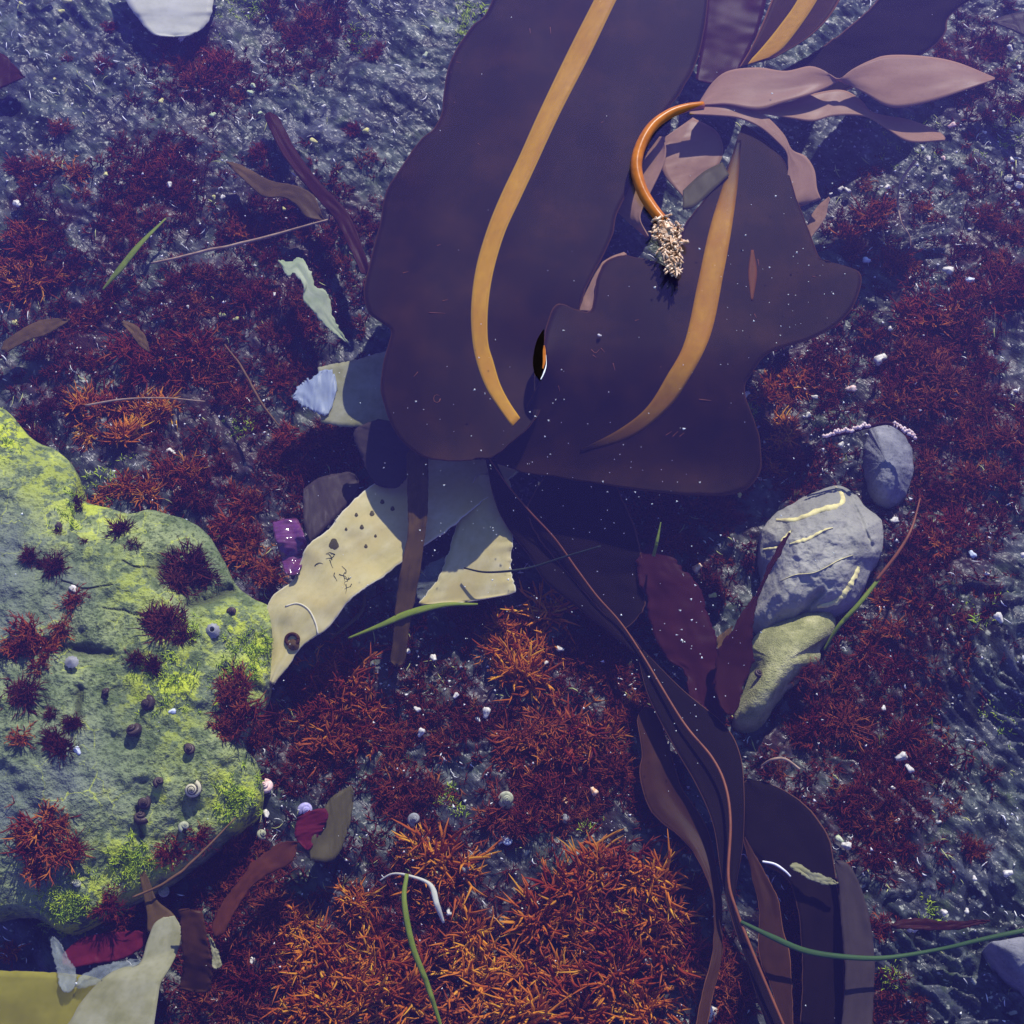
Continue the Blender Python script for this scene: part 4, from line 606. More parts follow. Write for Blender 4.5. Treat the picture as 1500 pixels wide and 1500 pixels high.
TU = [
 ('orange', 'orange forked algae tuft in the bright bed round the green seagrass blade', 'bright orange algae bed', [(640, 1262, 42), (612, 1250, 34), (668, 1285, 36), (690, 1375, 45), (640, 1395, 42), (560, 1415, 48), (590, 1470, 44), (640, 1330, 36), (520, 1325, 34), (545, 1370, 40), (700, 1440, 50), (660, 1500, 52)]),
 ('orange', 'dense orange algae tuft in the wide clump near the brown kelp straps', 'orange clump by the straps', [(870, 1275, 46), (920, 1270, 44), (955, 1300, 42), (830, 1310, 42), (890, 1330, 50), (965, 1350, 44), (920, 1380, 48), (850, 1385, 46), (790, 1350, 40), (975, 1410, 38), (900, 1430, 46), (820, 1440, 50), (765, 1420, 48), (850, 1490, 50), (760, 1490, 50), (940, 1480, 42)]),
 ('orange', 'golden orange algae tuft on the edge of the bed facing the dark brown strap', 'golden orange tufts', [(455, 1385, 44), (430, 1430, 42), (480, 1425, 44), (440, 1350, 34), (490, 1480, 46), (440, 1480, 38), (535, 1460, 40)]),
 ('orange', 'brick orange dense algae tuft beneath the cream blade end', 'brick orange clump under the cream blade', [(730, 920, 36), (770, 920, 38), (800, 900, 34), (745, 960, 40), (785, 955, 36), (720, 955, 32), (765, 990, 34), (795, 1012, 22), (740, 985, 28)]),
 ('rust', 'rust red algae tuft spreading below the cream kelp tip', 'rust tufts below the kelp tip', [(470, 985, 42), (505, 1000, 46), (540, 1030, 46), (490, 1045, 48), (455, 1050, 40), (525, 1075, 46), (480, 1095, 44), (560, 1060, 36), (515, 955, 36), (440, 1000, 30)]),
 ('rust', 'rust brown algae tuft on the slate between cream blade end and snail cone', 'rust tufts on the middle slate', [(790, 1075, 44), (840, 1075, 44), (880, 1090, 40), (755, 1095, 36), (820, 1110, 42), (905, 1060, 34)]),
 ('red', 'dark red algae tuft around the pale cone snail', 'red tufts round the pale cone snail', [(760, 1160, 38), (800, 1170, 42), (830, 1150, 36), (775, 1205, 40), (735, 1195, 32), (820, 1205, 34), (865, 1190, 30)]),
 ('red', 'dark red rounded algae tuft on bare slate beside the dark olive flap', 'red tufts by the olive flap', [(585, 1145, 40), (600, 1175, 36), (565, 1165, 32), (630, 1160, 26), (650, 1095, 28), (580, 1090, 30)]),
 ('orange', 'orange algae tuft under the thin pale twig above the mossy boulder', 'orange tufts above the boulder', [(125, 595, 38), (165, 600, 42), (205, 612, 40), (180, 640, 36), (235, 600, 32), (130, 635, 28)]),
 ('rust', 'rust orange algae tuft near the thin curved brown twig', 'rust tufts by the curved twig', [(235, 520, 38), (290, 515, 40), (260, 550, 34), (205, 545, 32), (315, 540, 32), (180, 510, 34), (140, 530, 30), (290, 560, 30)]),
 ('orange', 'small orange algae tuft along the top edge of the mossy boulder', 'orange tufts along the boulder edge', [(185, 712, 28), (215, 722, 28), (160, 725, 22), (235, 760, 18), (110, 688, 12), (130, 742, 14), (275, 695, 24), (240, 690, 26)]),
 ('rust', 'rust orange algae tuft wedged between the mossy boulder and cream kelp', 'tufts between boulder and cream kelp', [(340, 730, 34), (365, 745, 32), (330, 770, 28), (370, 790, 30), (385, 825, 28), (395, 850, 24), (355, 810, 26), (420, 640, 30), (450, 650, 32)]),
('velvet', 'maroon velvety algae tuft filling the hollow near the boulder crack', 'maroon tufts in the hollow', [(270, 835, 34), (255, 860, 30), (300, 850, 28), (285, 815, 26)]),
 ('velvet', 'maroon velvety algae patch beside the grey barnacle disc', 'maroon patch by the barnacle', [(245, 915, 28), (225, 910, 24), (265, 930, 26)]),
 ('velvet', 'maroon algae tuft standing on the green crest of the boulder', 'maroon tufts on the crest', [(175, 780, 24), (160, 770, 16), (195, 800, 18)]),
 ('velvet', 'dark maroon algae tuft near the white shell lodged in a boulder crack', 'maroon tufts by the lodged shell', [(80, 830, 24), (60, 825, 18), (85, 780, 14), (120, 795, 12), (45, 815, 16)]),
 ('velvet', 'dark maroon algae tuft at the boulder rim under orange tufts', 'maroon tufts at the boulder rim', [(55, 650, 28), (40, 615, 30), (110, 735, 14), (70, 600, 26)]),
 ('velvet', 'dark maroon algae tuft beside a bluish white shell on the boulder', 'maroon tufts by the bluish shell', [(80, 1085, 28), (105, 1060, 20), (90, 1100, 22), (30, 1020, 26), (75, 1050, 18)]),
 ('velvet', 'low maroon algae patch in the bright green weed of the boulder', 'maroon patch in green weed', [(225, 975, 24), (200, 965, 18)]),
('rust', 'rust red algae tuft in the big clump beside the grey limpet', 'rust clump by the limpet', [(40, 930, 30), (65, 950, 32), (20, 950, 26), (90, 925, 22), (60, 975, 24)]),
 ('rust', 'small rust algae tuft touching the white shell in the boulder crack', 'rust tuft by the lodged shell', [(110, 880, 20)]),
 ('rust', 'small rust algae tuft near the bluish white shell on the boulder', 'rust tuft by the bluish shell', [(30, 1080, 24)]),
 ('rust', 'rust orange algae tuft in the round clump low on the boulder', 'round rust clump low on the boulder', [(60, 1210, 34), (40, 1240, 34), (75, 1245, 32), (105, 1245, 24), (55, 1275, 28), (90, 1205, 22)]),
 ('rust', 'rust algae tuft beside the mustard yellow blade', 'rust tufts by the mustard blade', [(15, 1395, 20), (10, 1475, 24)]),
 ('red', 'dark red algae tuft beside the cream kelp tip on the boulder edge', 'red tufts at the boulder edge', [(330, 1015, 36), (355, 1045, 40), (325, 1070, 32), (370, 1085, 34), (345, 1010, 30), (400, 1060, 32)]),
('red', 'maroon algae tuft under the olive brown twig at the boulder foot', 'maroon tufts under the twig', [(290, 1225, 26), (330, 1225, 28), (355, 1215, 24), (250, 1250, 20)]),
 ('red', 'maroon algae tuft beside the rusty see through strip', 'maroon tufts by the rusty strip', [(300, 1265, 30), (345, 1265, 34), (390, 1290, 38), (330, 1310, 34), (400, 1330, 34)]),
 ('red', 'small maroon algae tuft at the tail of the pale olive blade', 'maroon tufts at the tail', [(155, 1325, 24), (175, 1350, 22)]),
 ('red', 'maroon algae tuft between dark brown strap and golden orange algae', 'maroon tufts by the dark strap', [(340, 1390, 36), (360, 1440, 40), (300, 1460, 36), (390, 1390, 32), (350, 1490, 38)]),
('rust', 'orange red algae tuft in the clump past the short green grass', 'orange red tufts past the grass', [(25, 345, 40), (15, 390, 38), (45, 365, 32), (50, 410, 38), (20, 430, 36), (85, 410, 30)]),
 ('rust', 'small rust algae tuft on slate behind the short green grass', 'small rust tufts on the slate', [(110, 255, 24), (120, 285, 22)]),
 ('rust', 'sparse orange red algae tuft touching the bleached stick', 'orange red tufts by the stick', [(345, 340, 26), (370, 350, 24), (445, 345, 20), (390, 425, 20)]),
('red', 'dark red bushy algae tuft in the cluster facing the white bleached kelp end', 'red cluster by the white kelp', [(290, 120, 36), (320, 105, 36), (300, 85, 30), (265, 100, 28), (345, 140, 26)]),
 ('red', 'dark red algae tuft on slate between white bleached kelp and big kelp', 'red tufts on the bare slate', [(430, 60, 30), (455, 40, 30), (480, 75, 26), (410, 40, 22)]),
 ('red', 'small red algae tuft between the white bleached kelp and maroon flap', 'small tufts by the maroon flap', [(160, 40, 24), (150, 95, 20), (100, 90, 18)]),
 ('red', 'dark red algae tuft on the slate down from the maroon flap', 'tufts down from the flap', [(40, 270, 28), (60, 245, 30), (30, 250, 22), (85, 190, 18)]),
 ('red', 'dark red algae tuft crowded around a large white shell chip', 'tufts round a white chip', [(210, 255, 34), (250, 245, 34), (235, 275, 30), (200, 285, 28), (265, 280, 28)]),
 ('red', 'dark red algae tuft behind the short green and brown grass', 'tufts behind the short grass', [(180, 345, 28), (200, 365, 24), (170, 320, 26), (225, 320, 22)]),
 ('red', 'tiny red algae tuft on slate along the wavy edge of the big kelp', 'tiny tufts along the kelp edge', [(380, 225, 18), (545, 80, 18), (520, 190, 16), (540, 230, 16), (545, 290, 14), (550, 70, 16)]),
('red', 'crimson algae tuft around the pale green tattered scrap', 'crimson tufts by the green scrap', [(440, 480, 34), (400, 490, 34), (440, 440, 26), (370, 440, 32), (395, 380, 26), (500, 390, 24)]),
 ('red', 'crimson algae tuft beneath the long bleached stick', 'crimson tufts by the stick', [(330, 420, 30), (300, 400, 28), (285, 450, 30), (260, 420, 30), (350, 480, 32), (480, 345, 24)]),
 ('red', 'crimson algae tuft behind the brown scrap above the boulder', 'crimson tufts by the brown scrap', [(140, 460, 34), (110, 480, 30), (160, 440, 28)]),
 ('red', 'crimson algae tuft next to the thin curved brown twig', 'crimson tufts by the curved twig', [(430, 530, 26), (410, 560, 28), (350, 590, 28)]),
 ('rust', 'rust red algae tuft near the curled orange tan stalk', 'rust tufts by the curled stalk', [(1270, 325, 34), (1290, 310, 34), (1240, 350, 30), (1255, 365, 26), (1350, 305, 26), (1370, 320, 22), (1270, 270, 22), (1310, 385, 30), (1330, 390, 24), (1350, 450, 34), (1330, 470, 30), (1375, 470, 32), (1275, 490, 18)]),
('red', 'deep red algae tuft next to the large white shell', 'deep red tufts by the large shell', [(1330, 520, 32), (1320, 560, 34), (1350, 540, 36), (1310, 590, 28), (1380, 520, 36)]),
 ('red', 'deep red algae tuft in the thick growth past the oval white shell', 'deep red growth past the oval shell', [(1450, 320, 38), (1480, 345, 40), (1460, 390, 40), (1420, 420, 36), (1400, 450, 34), (1450, 440, 40), (1490, 420, 36), (1420, 490, 38)]),
 ('red', 'deep red algae tuft in the thick growth behind the rounded stone', 'deep red growth behind the stone', [(1390, 560, 38), (1440, 540, 34), (1360, 590, 36), (1430, 600, 38), (1400, 640, 38), (1440, 660, 36), (1480, 640, 34), (1470, 700, 30), (1420, 700, 34)]),
 ('red', 'deep red algae tuft between the rounded stone and reddish curved stalk', 'deep red tufts by the stalk', [(1350, 680, 28), (1370, 730, 34), (1400, 770, 34), (1350, 790, 30)]),
 ('orange', 'orange algae tuft along the torn edge of the folded kelp limb', 'orange tufts by the folded limb', [(1130, 565, 26), (1150, 590, 26), (1120, 580, 22), (1165, 560, 26), (1190, 545, 28), (1140, 650, 26), (1160, 670, 24), (1150, 630, 24), (1130, 690, 18), (1230, 545, 26), (1210, 570, 24)]),
 ('rust', 'sparse orange red algae tuft beside the veined rock', 'tufts beside the veined rock', [(1395, 730, 20), (1310, 875, 26), (1290, 880, 20), (1340, 880, 26), (1345, 840, 24), (1310, 920, 26), (1360, 900, 24), (1280, 930, 22), (1380, 800, 22), (1300, 850, 18)]),
('red', 'dull maroon algae tuft on the turf next to the speckled stone', 'maroon tufts by the speckled stone', [(1230, 1000, 28), (1270, 970, 30), (1310, 980, 28), (1180, 985, 24)]),
 ('red', 'dull maroon algae tuft around the small pinkish tan curl', 'maroon tufts round the tan curl', [(1170, 1080, 24), (1140, 1130, 24), (1200, 1060, 30), (1210, 1120, 30), (1240, 1060, 30)]),
 ('red', 'dull maroon algae tuft beside a pair of white shell bits', 'maroon tufts by the white pair', [(1280, 1120, 32), (1320, 1150, 28), (1330, 1080, 28), (1290, 1040, 30)]),
 ('red', 'dull maroon algae tuft past the edge of the wide near black blade', 'maroon tufts by the black blade', [(1250, 1170, 30), (1300, 1200, 30), (1290, 1250, 26), (1330, 1240, 22)]),
 ('red', 'small maroon algae tuft on the bare slate ridges', 'maroon tufts on the ridges', [(1350, 1190, 24), (1390, 1185, 20), (1420, 1240, 22), (1440, 1250, 18), (1370, 1020, 18)]),
 ('red', 'dark red algae tuft peeping between the brown kelp straps', 'red tufts between the straps', [(1020, 1290, 22), (1010, 1390, 34), (1070, 1420, 30), (1065, 1460, 34), (1010, 1440, 32), (1180, 1340, 28), (1165, 1390, 26), (1190, 1450, 30), (1060, 1500, 32), (1300, 1470, 26), (1340, 1460, 22), (1290, 1360, 20)]),
('red', 'dim red algae tuft shaded by the folded kelp limb', 'dim tufts under the folded limb', [(960, 735, 24), (985, 760, 22), (960, 700, 22), (1010, 740, 22), (1050, 740, 24), (1080, 760, 20)]),
 ('red', 'dim red algae tuft at the broad end of the purple red blade', 'dim tufts by the purple blade', [(975, 800, 26), (1000, 800, 22)]),
 ('red', 'dim red algae tuft beside the dark twisted ribbon', 'dim tufts by the ribbon', [(870, 975, 30), (840, 960, 26), (900, 990, 26), (920, 1030, 30), (850, 880, 24)]),
 ('red', 'dim red algae tuft next to the curved red brown strap', 'dim tufts by the curved strap', [(905, 1130, 34), (880, 1150, 28)]),
 ('red', 'dim red algae tuft behind the shiny purple scrap', 'dim tufts behind the purple scrap', [(470, 640, 30), (490, 670, 26), (450, 690, 26), (500, 630, 20)]),
 ('red', 'red algae tuft on the slate beyond the long pale sporophyll', 'red tufts past the sporophyll', [(1400, 90, 26), (1420, 110, 26), (1450, 85, 24), (1380, 75, 20), (1470, 110, 20), (1490, 160, 20), (1425, 240, 18), (1410, 265, 16), (1440, 250, 16)]),
]
for tone, lab, grp, L_ in TU:
    for (x, y, r_) in L_: tuft(x, y, r_*1.12, 'rust' if tone == 'orange' and trng.random() < .28 and 'golden' not in lab else tone, lab, grp)
# low red turf
small = [tuft_arrays(900+k, 9, .0105, .00065, 1.4, 2, 3, 1) for k in range(6)]
rs = np.random.RandomState(7); NC = 6500
px = rs.uniform(-40, 1540, 60000); py = rs.uniform(-40, 1540, 60000); dens = np.zeros(60000)
for x, y, r_ in ZON: dens = np.maximum(dens, G(px, py, x, y, r_*.9))
dens = dens*np.clip(.6+1.3*fbm(px*.018, py*.018, 4, 61), 0, 1)
keep = rs.rand(60000) < dens*.95; px = px[keep][:NC]; py = py[keep][:NC]
def scatter(px, py, protos, smin, smax, zs=.8, lift=-.001, hf=None):
    P = onbed(px, py, lift, hf); VV = []; FF = []; RR = []; off = 0
    for k in range(len(px)):
        v, f, r_ = protos[k % len(protos)]; s = rs.uniform(smin, smax); a = rs.uniform(0, 6.28); c, d = math.cos(a)*s, math.sin(a)*s
        VV.append(np.stack([v[:, 0]*c-v[:, 1]*d, v[:, 0]*d+v[:, 1]*c, v[:, 2]*s*zs], 1)+P[k]); FF.append(f+off); RR.append(np.clip(r_*.55+rs.rand()*.5, 0, 1)); off += len(v)
    return np.vstack(VV), np.vstack(FF), np.concatenate(RR)
V_, F_, R_ = scatter(px, py, small, .7, 1.6, .8, -.001, bedz)
tag(obj('red_turf', V_, F_, M['turf'], attrs={'rnd': R_}), 'low dark red algal turf carpeting the slate bed', 'algae', kind='stuff')
# short bright green filaments on the boulder and slate
gz = [(5, 640, 30, 50), (100, 1325, 40, 120), (190, 1265, 28, 90), (345, 1175, 28, 90), (372, 955, 30, 90), (345, 985, 30, 60), (250, 995, 45, 90), (275, 925, 14, 40), (340, 8, 30, 40), (380, 5, 20, 30), (690, 20, 20, 40), (680, 50, 14, 30), (530, 60, 20, 20), (100, 750, 30, 40), (160, 700, 30, 30), (655, 1160, 12, 20), (670, 1185, 10, 16), (860, 1205, 14, 20), (1440, 890, 30, 24), (1370, 1340, 20, 20), (1460, 1060, 30, 20), (1310, 1430, 16, 20), (1330, 200, 40, 24), (1460, 210, 30, 24), (1100, 600, 14, 14), (355, 620, 20, 24)]
px = np.concatenate([rs.normal(x, r_*.6, n) for x, y, r_, n in gz]); py = np.concatenate([rs.normal(y, r_*.6, n) for x, y, r_, n in gz])
fil = [tuft_arrays(700+k, 7, .006, .00045, 1.4, 2, 3, 0) for k in range(4)]
V_, F_, R_ = scatter(px, py, fil, .7, 1.6, .7)
tag(obj('green_filaments', V_, F_, M['glow'], attrs={'rnd': R_}), 'short bright yellow green filaments on the boulder and slate', 'algae', kind='stuff')
# ------------------------------------------------------------------ snails, shells, barnacles
def snail_mesh(mat):
    n, k, turns = 60, 9, 3.2; VV = []
    for i in range(n):
        f = i/(n-1); a = f*turns*2*math.pi; g_ = math.exp(-2.1*(1-f)); r0 = .62*g_; w = .46*g_; z = 1.15*(1-g_)
        for j in range(k):
            b = j/k*2*math.pi; rr = r0+w*math.cos(b); VV.append((rr*math.cos(a), rr*math.sin(a), z+w*math.sin(b)))
    F = [(i*k+j, i*k+(j+1) % k, (i+1)*k+(j+1) % k, (i+1)*k+j) for i in range(n-1) for j in range(k)]
    UV = [(i/(n-1)*turns, j/k) for i in range(n) for j in range(k)]
    return mkmesh('snail', np.array(VV)*.5, F, mat, uv=UV)
def limpet_mesh(mat, hole=0.):
    n, k = 9, 22; VV = []
    for i in range(n):
        f = i/(n-1); r0 = hole+(1-hole)*f; h = .62*(1-f**1.3)
        for j in range(k):
            b = j/k*6.283; q = r0*(1+.07*f*math.cos(b*11)); VV.append((q*math.cos(b), q*math.sin(b)*.9, h))
    if hole:
        VV += [(hole*.8*math.cos(j/k*6.283), hole*.8*math.sin(j/k*6.283), .1) for j in range(k)]
    F = [(i*k+j, i*k+(j+1) % k, (i+1)*k+(j+1) % k, (i+1)*k+j) for i in range(n-1) for j in range(k)]
    if hole: F += [(j, n*k+j, n*k+(j+1) % k, (j+1) % k) for j in range(k)]
    return mkmesh('limpet', np.array(VV)*.5, F, mat)
def chip_mesh(mat, seed):
    n, k = 9, 12; r = random.Random(seed); a0, b0, c0 = r.uniform(.8, 1.1), r.uniform(.5, .8), r.uniform(.35, .55); VV = []
    for i in range(n):
        t_ = math.pi*i/(n-1)
        for j in range(k):
            p = j/k*6.283; d = np.array([math.sin(t_)*math.cos(p), math.sin(t_)*math.sin(p), math.cos(t_)]); q = 1+.22*math.sin(d[0]*4+seed)+.16*math.sin(d[1]*6+d[2]*3+seed*2)
            VV.append(d*q*np.array([a0, b0, c0]))
    F = [(i*k+j, (i+1)*k+j, (i+1)*k+(j+1) % k, i*k+(j+1) % k) for i in range(n-1) for j in range(k)]
    return mkmesh('shell', np.array(VV)*.5, F, mat)
MC = {}
def small_thing(kind, mat, px, py, dia, label, cat, group=None, name=None, lift=0., tilt=.5):
    key = (kind, mat, trng.randrange(3))
    if key not in MC:
        MC[key] = snail_mesh(M[mat]) if kind == 'snail' else limpet_mesh(M[mat], .35 if kind == 'barnacle' else 0) if kind in ('limpet', 'barnacle') else chip_mesh(M[mat], key[2]*3+len(mat))
    o = bpy.data.objects.new(name or kind, MC[key]); link(o); P = onbed(px, py); s = dia*.00068*(.88 if kind == 'shell' else 1)
    o.location = P+np.array([0, 0, lift+s*.10+(.007 if kind == 'shell' and 'boulder' not in label else .004 if 'algae' in label else 0)]); o.scale = (s, s, s); o.rotation_euler = (trng.uniform(-tilt, tilt), trng.uniform(-tilt, tilt), trng.uniform(0, 6.28))
    return tag(o, label, cat, group)
sn = lambda pts, mat, lab, grp=None: [small_thing('snail', mat, x, y, d, lab, 'snail', grp) for x, y, d in pts]
sn([(158, 1017, 19), (277, 1100, 20), (233, 1147, 17), (210, 1177, 22), (207, 1200, 22), (340, 897, 15), (85, 772, 14)], 'dsnail', 'small dark snail on the green face of the mossy boulder', 'dark snails on the boulder')
sn([(1110, 988, 15)], 'dsnail', 'dark snail on the yellow green speckled stone')
sn([(218, 1032, 24)], 'dsnail', 'dark brown oval snail in a green weed patch on the boulder')
sn([(197, 1073, 25)], 'dsnail', 'largest dark snail on the boulder with a pale rim')
sn([(282, 1157, 27)], 'ssnail', 'black and cream striped snail on the mossy boulder')
sn([(112, 1297, 16), (238, 1307, 20), (270, 1267, 16), (270, 1212, 17), (308, 1305, 16), (383, 1223, 17)], 'psnail', 'small greyish snail in the hollow under the mossy boulder', 'snails under the boulder')
sn([(742, 1173, 30)], 'psnail', 'pale green cone snail standing on dark red algae')
sn([(742, 1235, 22)], 'bshell', 'bluish white snail below the pale cone snail')
sn([(448, 1187, 24)], 'vshell', 'violet blue snail at the tip of the magenta leaf')
sn([(388, 1155, 26)], 'pshell', 'pinkish snail against the foot of the mossy boulder')
sn([(608, 1203, 22), (623, 1232, 16), (682, 1275, 15), (828, 1203, 16), (888, 1287, 15), (948, 1412, 20), (795, 1482, 14)], 'gry', 'small grey snail among the orange algae', 'grey snails in the orange algae')
small_thing('barnacle', 'gry', 312, 925, 22, 'grey barnacle disc with a hole on the mossy boulder', 'barnacle', tilt=.1)
small_thing('limpet', 'gry', 107, 973, 20, 'grey ribbed limpet stuck on the boulder beside rust algae', 'limpet', tilt=.1)
for x, y, d in ((1478, 262, 18), (1492, 272, 17), (1484, 284, 15), (1475, 278, 13), (1497, 258, 14), (1488, 298, 12)): small_thing('barnacle', 'wshell', x, y, d, 'white barnacle in the cluster on the slate past the curled stalk', 'barnacle', 'white barnacle cluster', tilt=.3)
pc = small_thing('shell', 'wshell', 878, 491, 9, 'tiny white shell chip resting on the folded kelp limb', 'shell'); pc.location = proj(878, 491, -.006)
def ch(pts, mat, lab, grp=None): [small_thing('shell', mat, x, y, d, lab, 'shell', grp, 'shell_chip') for x, y, d in pts]
ch([(250, 277, 17), (328, 295, 13), (27, 305, 18), (403, 437, 9), (277, 455, 8), (268, 63, 15), (513, 147, 8), (475, 162, 9), (470, 192, 10), (460, 262, 9)], 'wshell', 'white shell chip on slate and red algae round the bleached stick', 'white chips of the upper slate')
ch([(73, 7, 22), (100, 8, 20), (92, 24, 14), (33, 12, 10)], 'yshell', 'yellowish shell in the bright cluster near the white bleached kelp', 'bright yellow shell cluster')
ch([(48, 497, 20), (23, 475, 15)], 'yshell', 'yellowish shell touching the brown scrap above the boulder', 'yellow shells by the brown scrap')
ch([(347, 473, 12), (327, 467, 13)], 'yshell', 'yellowish shell of a pair near the thin curved twig', 'yellow shell pair')
ch([(537, 198, 17)], 'yshell', 'bright yellow shell on bare slate beside the big kelp edge')
ch([(460, 213, 15)], 'yshell', 'yellow green shell beside the dark maroon strap')
ch([(417, 312, 10), (315, 295, 11)], 'yshell', 'small yellow shell by the wavy tan scrap', 'yellow shells by the tan scrap')
ch([(157, 262, 13), (238, 155, 12), (82, 122, 8)], 'yshell', 'small yellow shell on bare slate by the white bleached kelp', 'yellow shells of the bare slate')
ch([(313, 175, 14), (368, 143, 16), (372, 132, 15), (382, 172, 13), (623, 88, 17)], 'gshell', 'green tinged shell near the maroon strap', 'green shells of the upper slate')
ch([(260, 718, 15), (280, 737, 10)], 'oshell', 'peach shell bit above the mossy boulder', 'peach bits above the boulder')
ch([(250, 663, 17), (207, 730, 9), (312, 560, 8)], 'wshell', 'white shell sliver between orange tufts above the boulder', 'white slivers above the boulder')
ch([(108, 863, 18)], 'wshell', 'white shell lodged in a crack of the mossy boulder')
ch([(253, 1043, 14), (113, 1100, 13)], 'bshell', 'bluish white shell fixed on the mossy boulder', 'bluish shells on the boulder')
ch([(390, 1192, 14), (330, 1377, 10), (313, 1465, 11), (370, 1407, 14), (318, 1228, 10)], 'wshell', 'white shell bit in the dark hollow below the boulder', 'white bits below the boulder')
ch([(712, 1048, 17), (700, 1058, 9), (617, 1077, 14), (612, 1043, 12), (668, 1023, 11), (785, 1325, 8), (658, 1340, 11), (635, 968, 14), (598, 958, 13), (820, 955, 13), (800, 975, 10)], 'wshell', 'white shell bit on the middle slate between kelp and orange algae', 'white bits of the middle slate')
ch([(482, 1251, 9)], 'oshell', 'tiny orange shell on the dark olive flap')
ch([(647, 1287, 18)], 'gshell', 'green shell inside the orange algae near the seagrass')
ch([(870, 1163, 14), (828, 1177, 11), (1020, 837, 17)], 'oshell', 'orange and white shell bit near the dark ribbon', 'orange bits by the ribbon')
oc = small_thing('shell', 'oshell', 880, 1480, 24, 'curved pale orange shell sliver at the edge of the orange clump', 'shell', None, 'shell_chip')
ch([(1318, 1113, 19), (1330, 1130, 17), (1292, 1042, 12), (1312, 1207, 10), (1372, 1208, 9), (1306, 1158, 8)], 'wshell', 'white shell bit on the dull maroon turf', 'white bits of the maroon turf')
ch([(1227, 1233, 13)], 'gshell', 'green shell beside a white one at the near black blade edge')
ch([(1238, 1243, 20)], 'wshell', 'white shell beside a green one at the near black blade edge')
ch([(1232, 1287, 20)], 'pshell', 'pink shell at the top of the grey violet strap')
ch([(1333, 1360, 26), (1372, 1360, 16), (1318, 1358, 10), (1473, 1283, 15), (1380, 1340, 14), (1498, 1368, 14), (1413, 1338, 11), (1040, 1488, 24), (1425, 1290, 9)], 'wshell', 'white crust chip on the slate ridges near the green seagrass', 'white chips of the slate ridges')
ch([(1287, 533, 26)], 'wshell', 'large white shell in the deep red growth')
ch([(1387, 403, 24)], 'wshell', 'oval white shell on green slate below the curled stalk')
ch([(1267, 387, 18), (1422, 817, 16), (1418, 417, 16)], 'bshell', 'bluish white shell on the slate beside red algae', 'bluish shells of the outer slate')
ch([(1245, 575, 18), (1392, 190, 16), (1380, 238, 13)], 'pshell', 'pinkish shell bit on the slate', 'pink bits of the outer slate')
ch([(1240, 285, 14), (1230, 283, 12), (1215, 290, 9), (1298, 280, 13)], 'wshell', 'small white shell at the tips of the drooping sporophylls', 'white shells by the sporophylls')
ch([(1358, 238, 11), (1382, 267, 12), (1440, 200, 9), (1480, 240, 12)], 'wshell', 'small white shell on slate between curled stalk and barnacle cluster', 'white shells by the barnacles')
ch([(1477, 77, 15), (1490, 105, 11)], 'wshell', 'small white shell beyond the tip of the long sporophyll', 'white shells past the sporophyll')
ch([(1092, 583, 13), (1192, 587, 12), (1182, 613, 11), (1302, 487, 11)], 'wshell', 'small white shell among orange tufts by the folded limb', 'white shells by the folded limb')
ch([(1230, 657, 14)], 'wshell', 'white shell just under the crusted strand')
ch([(1308, 767, 16)], 'wshell', 'white shell in the gap between rounded stone and veined rock')
ch([(1460, 910, 18)], 'wshell', 'bright white shell alone on the slate ridges past the veined rock')
ch([(1497, 818, 12), (1485, 578, 10), (1443, 845, 10), (1210, 40, 13)], 'wshell', 'tiny white shell on dark slate at the edge of red growth', 'tiny shells at the growth edge')
ch([(1043, 877, 14), (1082, 730, 10)], 'yshell', 'yellow shell bit between purple red blade and veined rock', 'yellow bits by the veined rock')
# white specks painted in as glints (uncountable) and dust floating on the water
def flecks(name, px, py, P, smin, smax, mat, label, cat):
    VV = []; FF = []; off = 0; T = np.array([(1, 0, -.35), (-.5, .87, -.35), (-.5, -.87, -.35), (0, 0, 1.)]); TF_ = np.array([(0, 1, 3), (1, 2, 3), (2, 0, 3), (0, 2, 1)])
    for k in range(len(px)):
        s = smin+(smax-smin)*rs.rand()**3; Q = T*s*np.array([rs.uniform(.5, 1.5), rs.uniform(.5, 1.2), rs.uniform(.5, 1)]); a = rs.uniform(0, 6.28); c, d = math.cos(a), math.sin(a)
        VV.append(np.stack([Q[:, 0]*c-Q[:, 1]*d, Q[:, 0]*d+Q[:, 1]*c, Q[:, 2]], 1)+P[k]); FF.append(TF_+off); off += 4
    tag(obj(name, np.vstack(VV), np.vstack(FF), M[mat], smooth=False), label, cat, kind='stuff')
px = rs.uniform(-20, 1520, 5200); py = rs.uniform(-20, 1520, 5200); w = np.clip(.38+1.7*fbm(px*.013, py*.013, 3, 33), 0.03, 1); kp = rs.rand(5200) < w; px, py = px[kp], py[kp]; px = np.r_[px, rs.normal(1340, 90, 420), rs.normal(1180, 60, 160), rs.normal(620, 60, 120)]; py = np.r_[py, rs.normal(330, 110, 420), rs.normal(600, 60, 160), rs.normal(1010, 50, 120)]
flecks('glint_grit', px, py, onbed(px, py, .0016, bedz), .0005, .0028, 'fleck', 'fine white shell grit standing in for glints over the slate', 'shell grit')
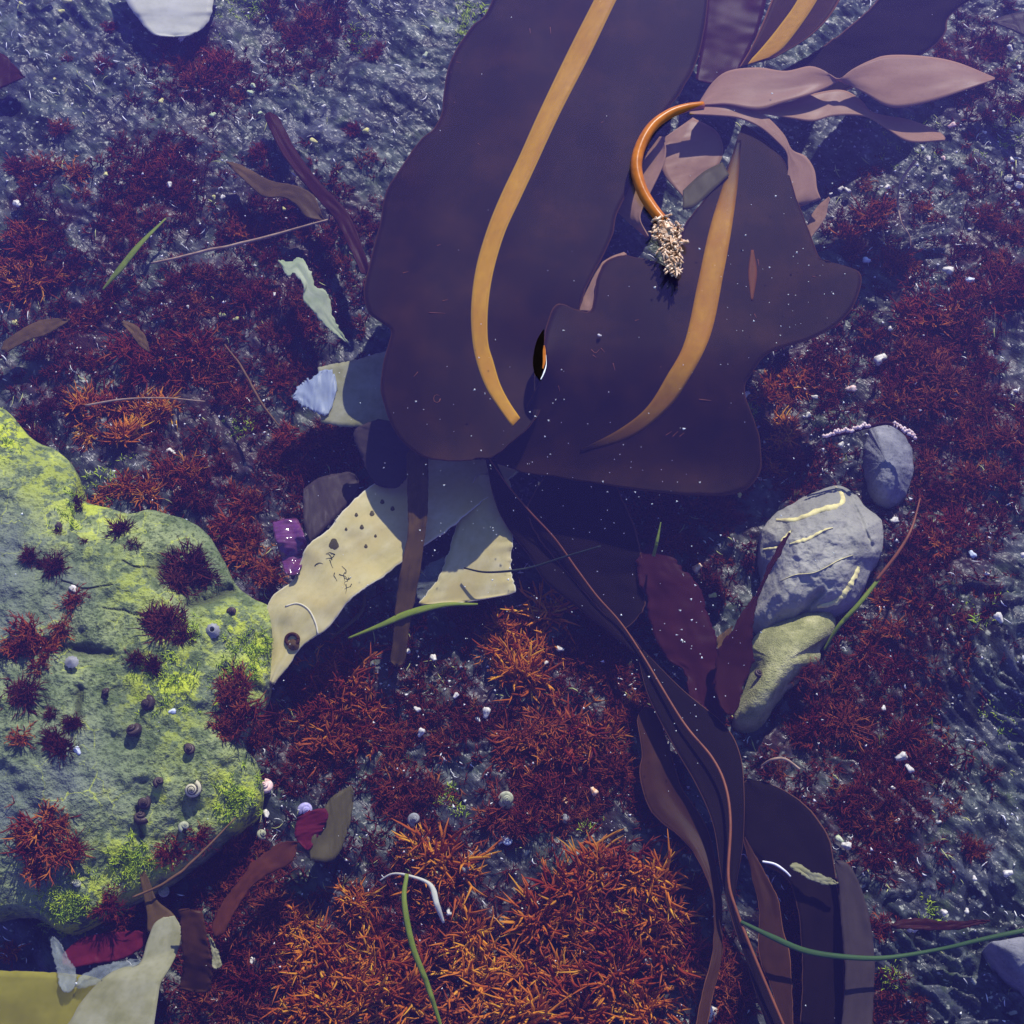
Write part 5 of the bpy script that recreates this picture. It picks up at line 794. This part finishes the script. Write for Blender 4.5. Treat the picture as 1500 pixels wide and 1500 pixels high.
px = np.r_[rs.uniform(-20, 560, 260), rs.uniform(1100, 1520, 300), rs.uniform(400, 1000, 160)]; py = np.r_[rs.uniform(-20, 720, 260), rs.uniform(60, 1300, 300), rs.uniform(950, 1500, 160)]
flecks('glint_specks', px, py, onbed(px, py, .011, bedz), .0006, .0024, 'fleck', 'white specks painted as sparkle over the red algae', 'shell grit')  # sparkle over the algae put in as white specks
def slivers(name, npt, mat, label, cat, seed, l0, l1):
    q = np.random.RandomState(seed); px = q.uniform(-20, 1520, npt); py = q.uniform(-20, 1520, npt); w = np.clip(.25+1.9*fbm(px*.010, py*.010, 3, seed), .02, 1)*(1-.6*np.max([G(px, py, *z) for z in ZON], 0)); kp = q.rand(npt) < w; px, py = px[kp], py[kp]
    a = np.where(q.rand(len(px)) < .6, q.normal(.85, .35, len(px)), q.uniform(0, 3.14, len(px))); L = q.uniform(l0, l1, len(px)); T = np.linspace(-.5, .5, 4)
    k = q.normal(0, .5, len(px)); X = px[:, None]+L[:, None]*T*np.cos(a[:, None]+k[:, None]*T); Y = py[:, None]+L[:, None]*T*np.sin(a[:, None]+k[:, None]*T); P = onbed(X, Y, .0032, bedz); VV = []; FF = []; off = 0
    for j in range(len(px)):
        v, f = tube(P[j], np.array([.0002, .0007, .0006, .0002])*q.uniform(.5, 1.3), 3); VV.append(v); FF += [tuple(i+off for i in h) for h in tri(f)]; off += len(v)
    tag(obj(name, np.vstack(VV), FF, M[mat]), label, cat, kind='stuff')
slivers('glint_slivers', 2600, 'fleck', 'fine pale slivers painted as glints along the slate cleavage', 'slivers', 21, 4, 16)  # rock glints modelled as white slivers
slivers('yellow_threads', 1500, 'ythread', 'short yellow green threads caught on the slate', 'algae', 57, 5, 22)
px = np.r_[rs.uniform(-20, 1520, 120), rs.normal(790, 150, 170), rs.normal(1130, 70, 90), rs.normal(1010, 40, 60)]; py = np.r_[rs.uniform(-20, 1520, 120), rs.normal(740, 140, 170), rs.normal(430, 110, 90), rs.normal(960, 70, 60)]
flecks('floating_dust', px, py, proj(px, py, .0004), .0005, .0016, 'fleck', 'tiny white dust specks floating on the still water', 'dust')
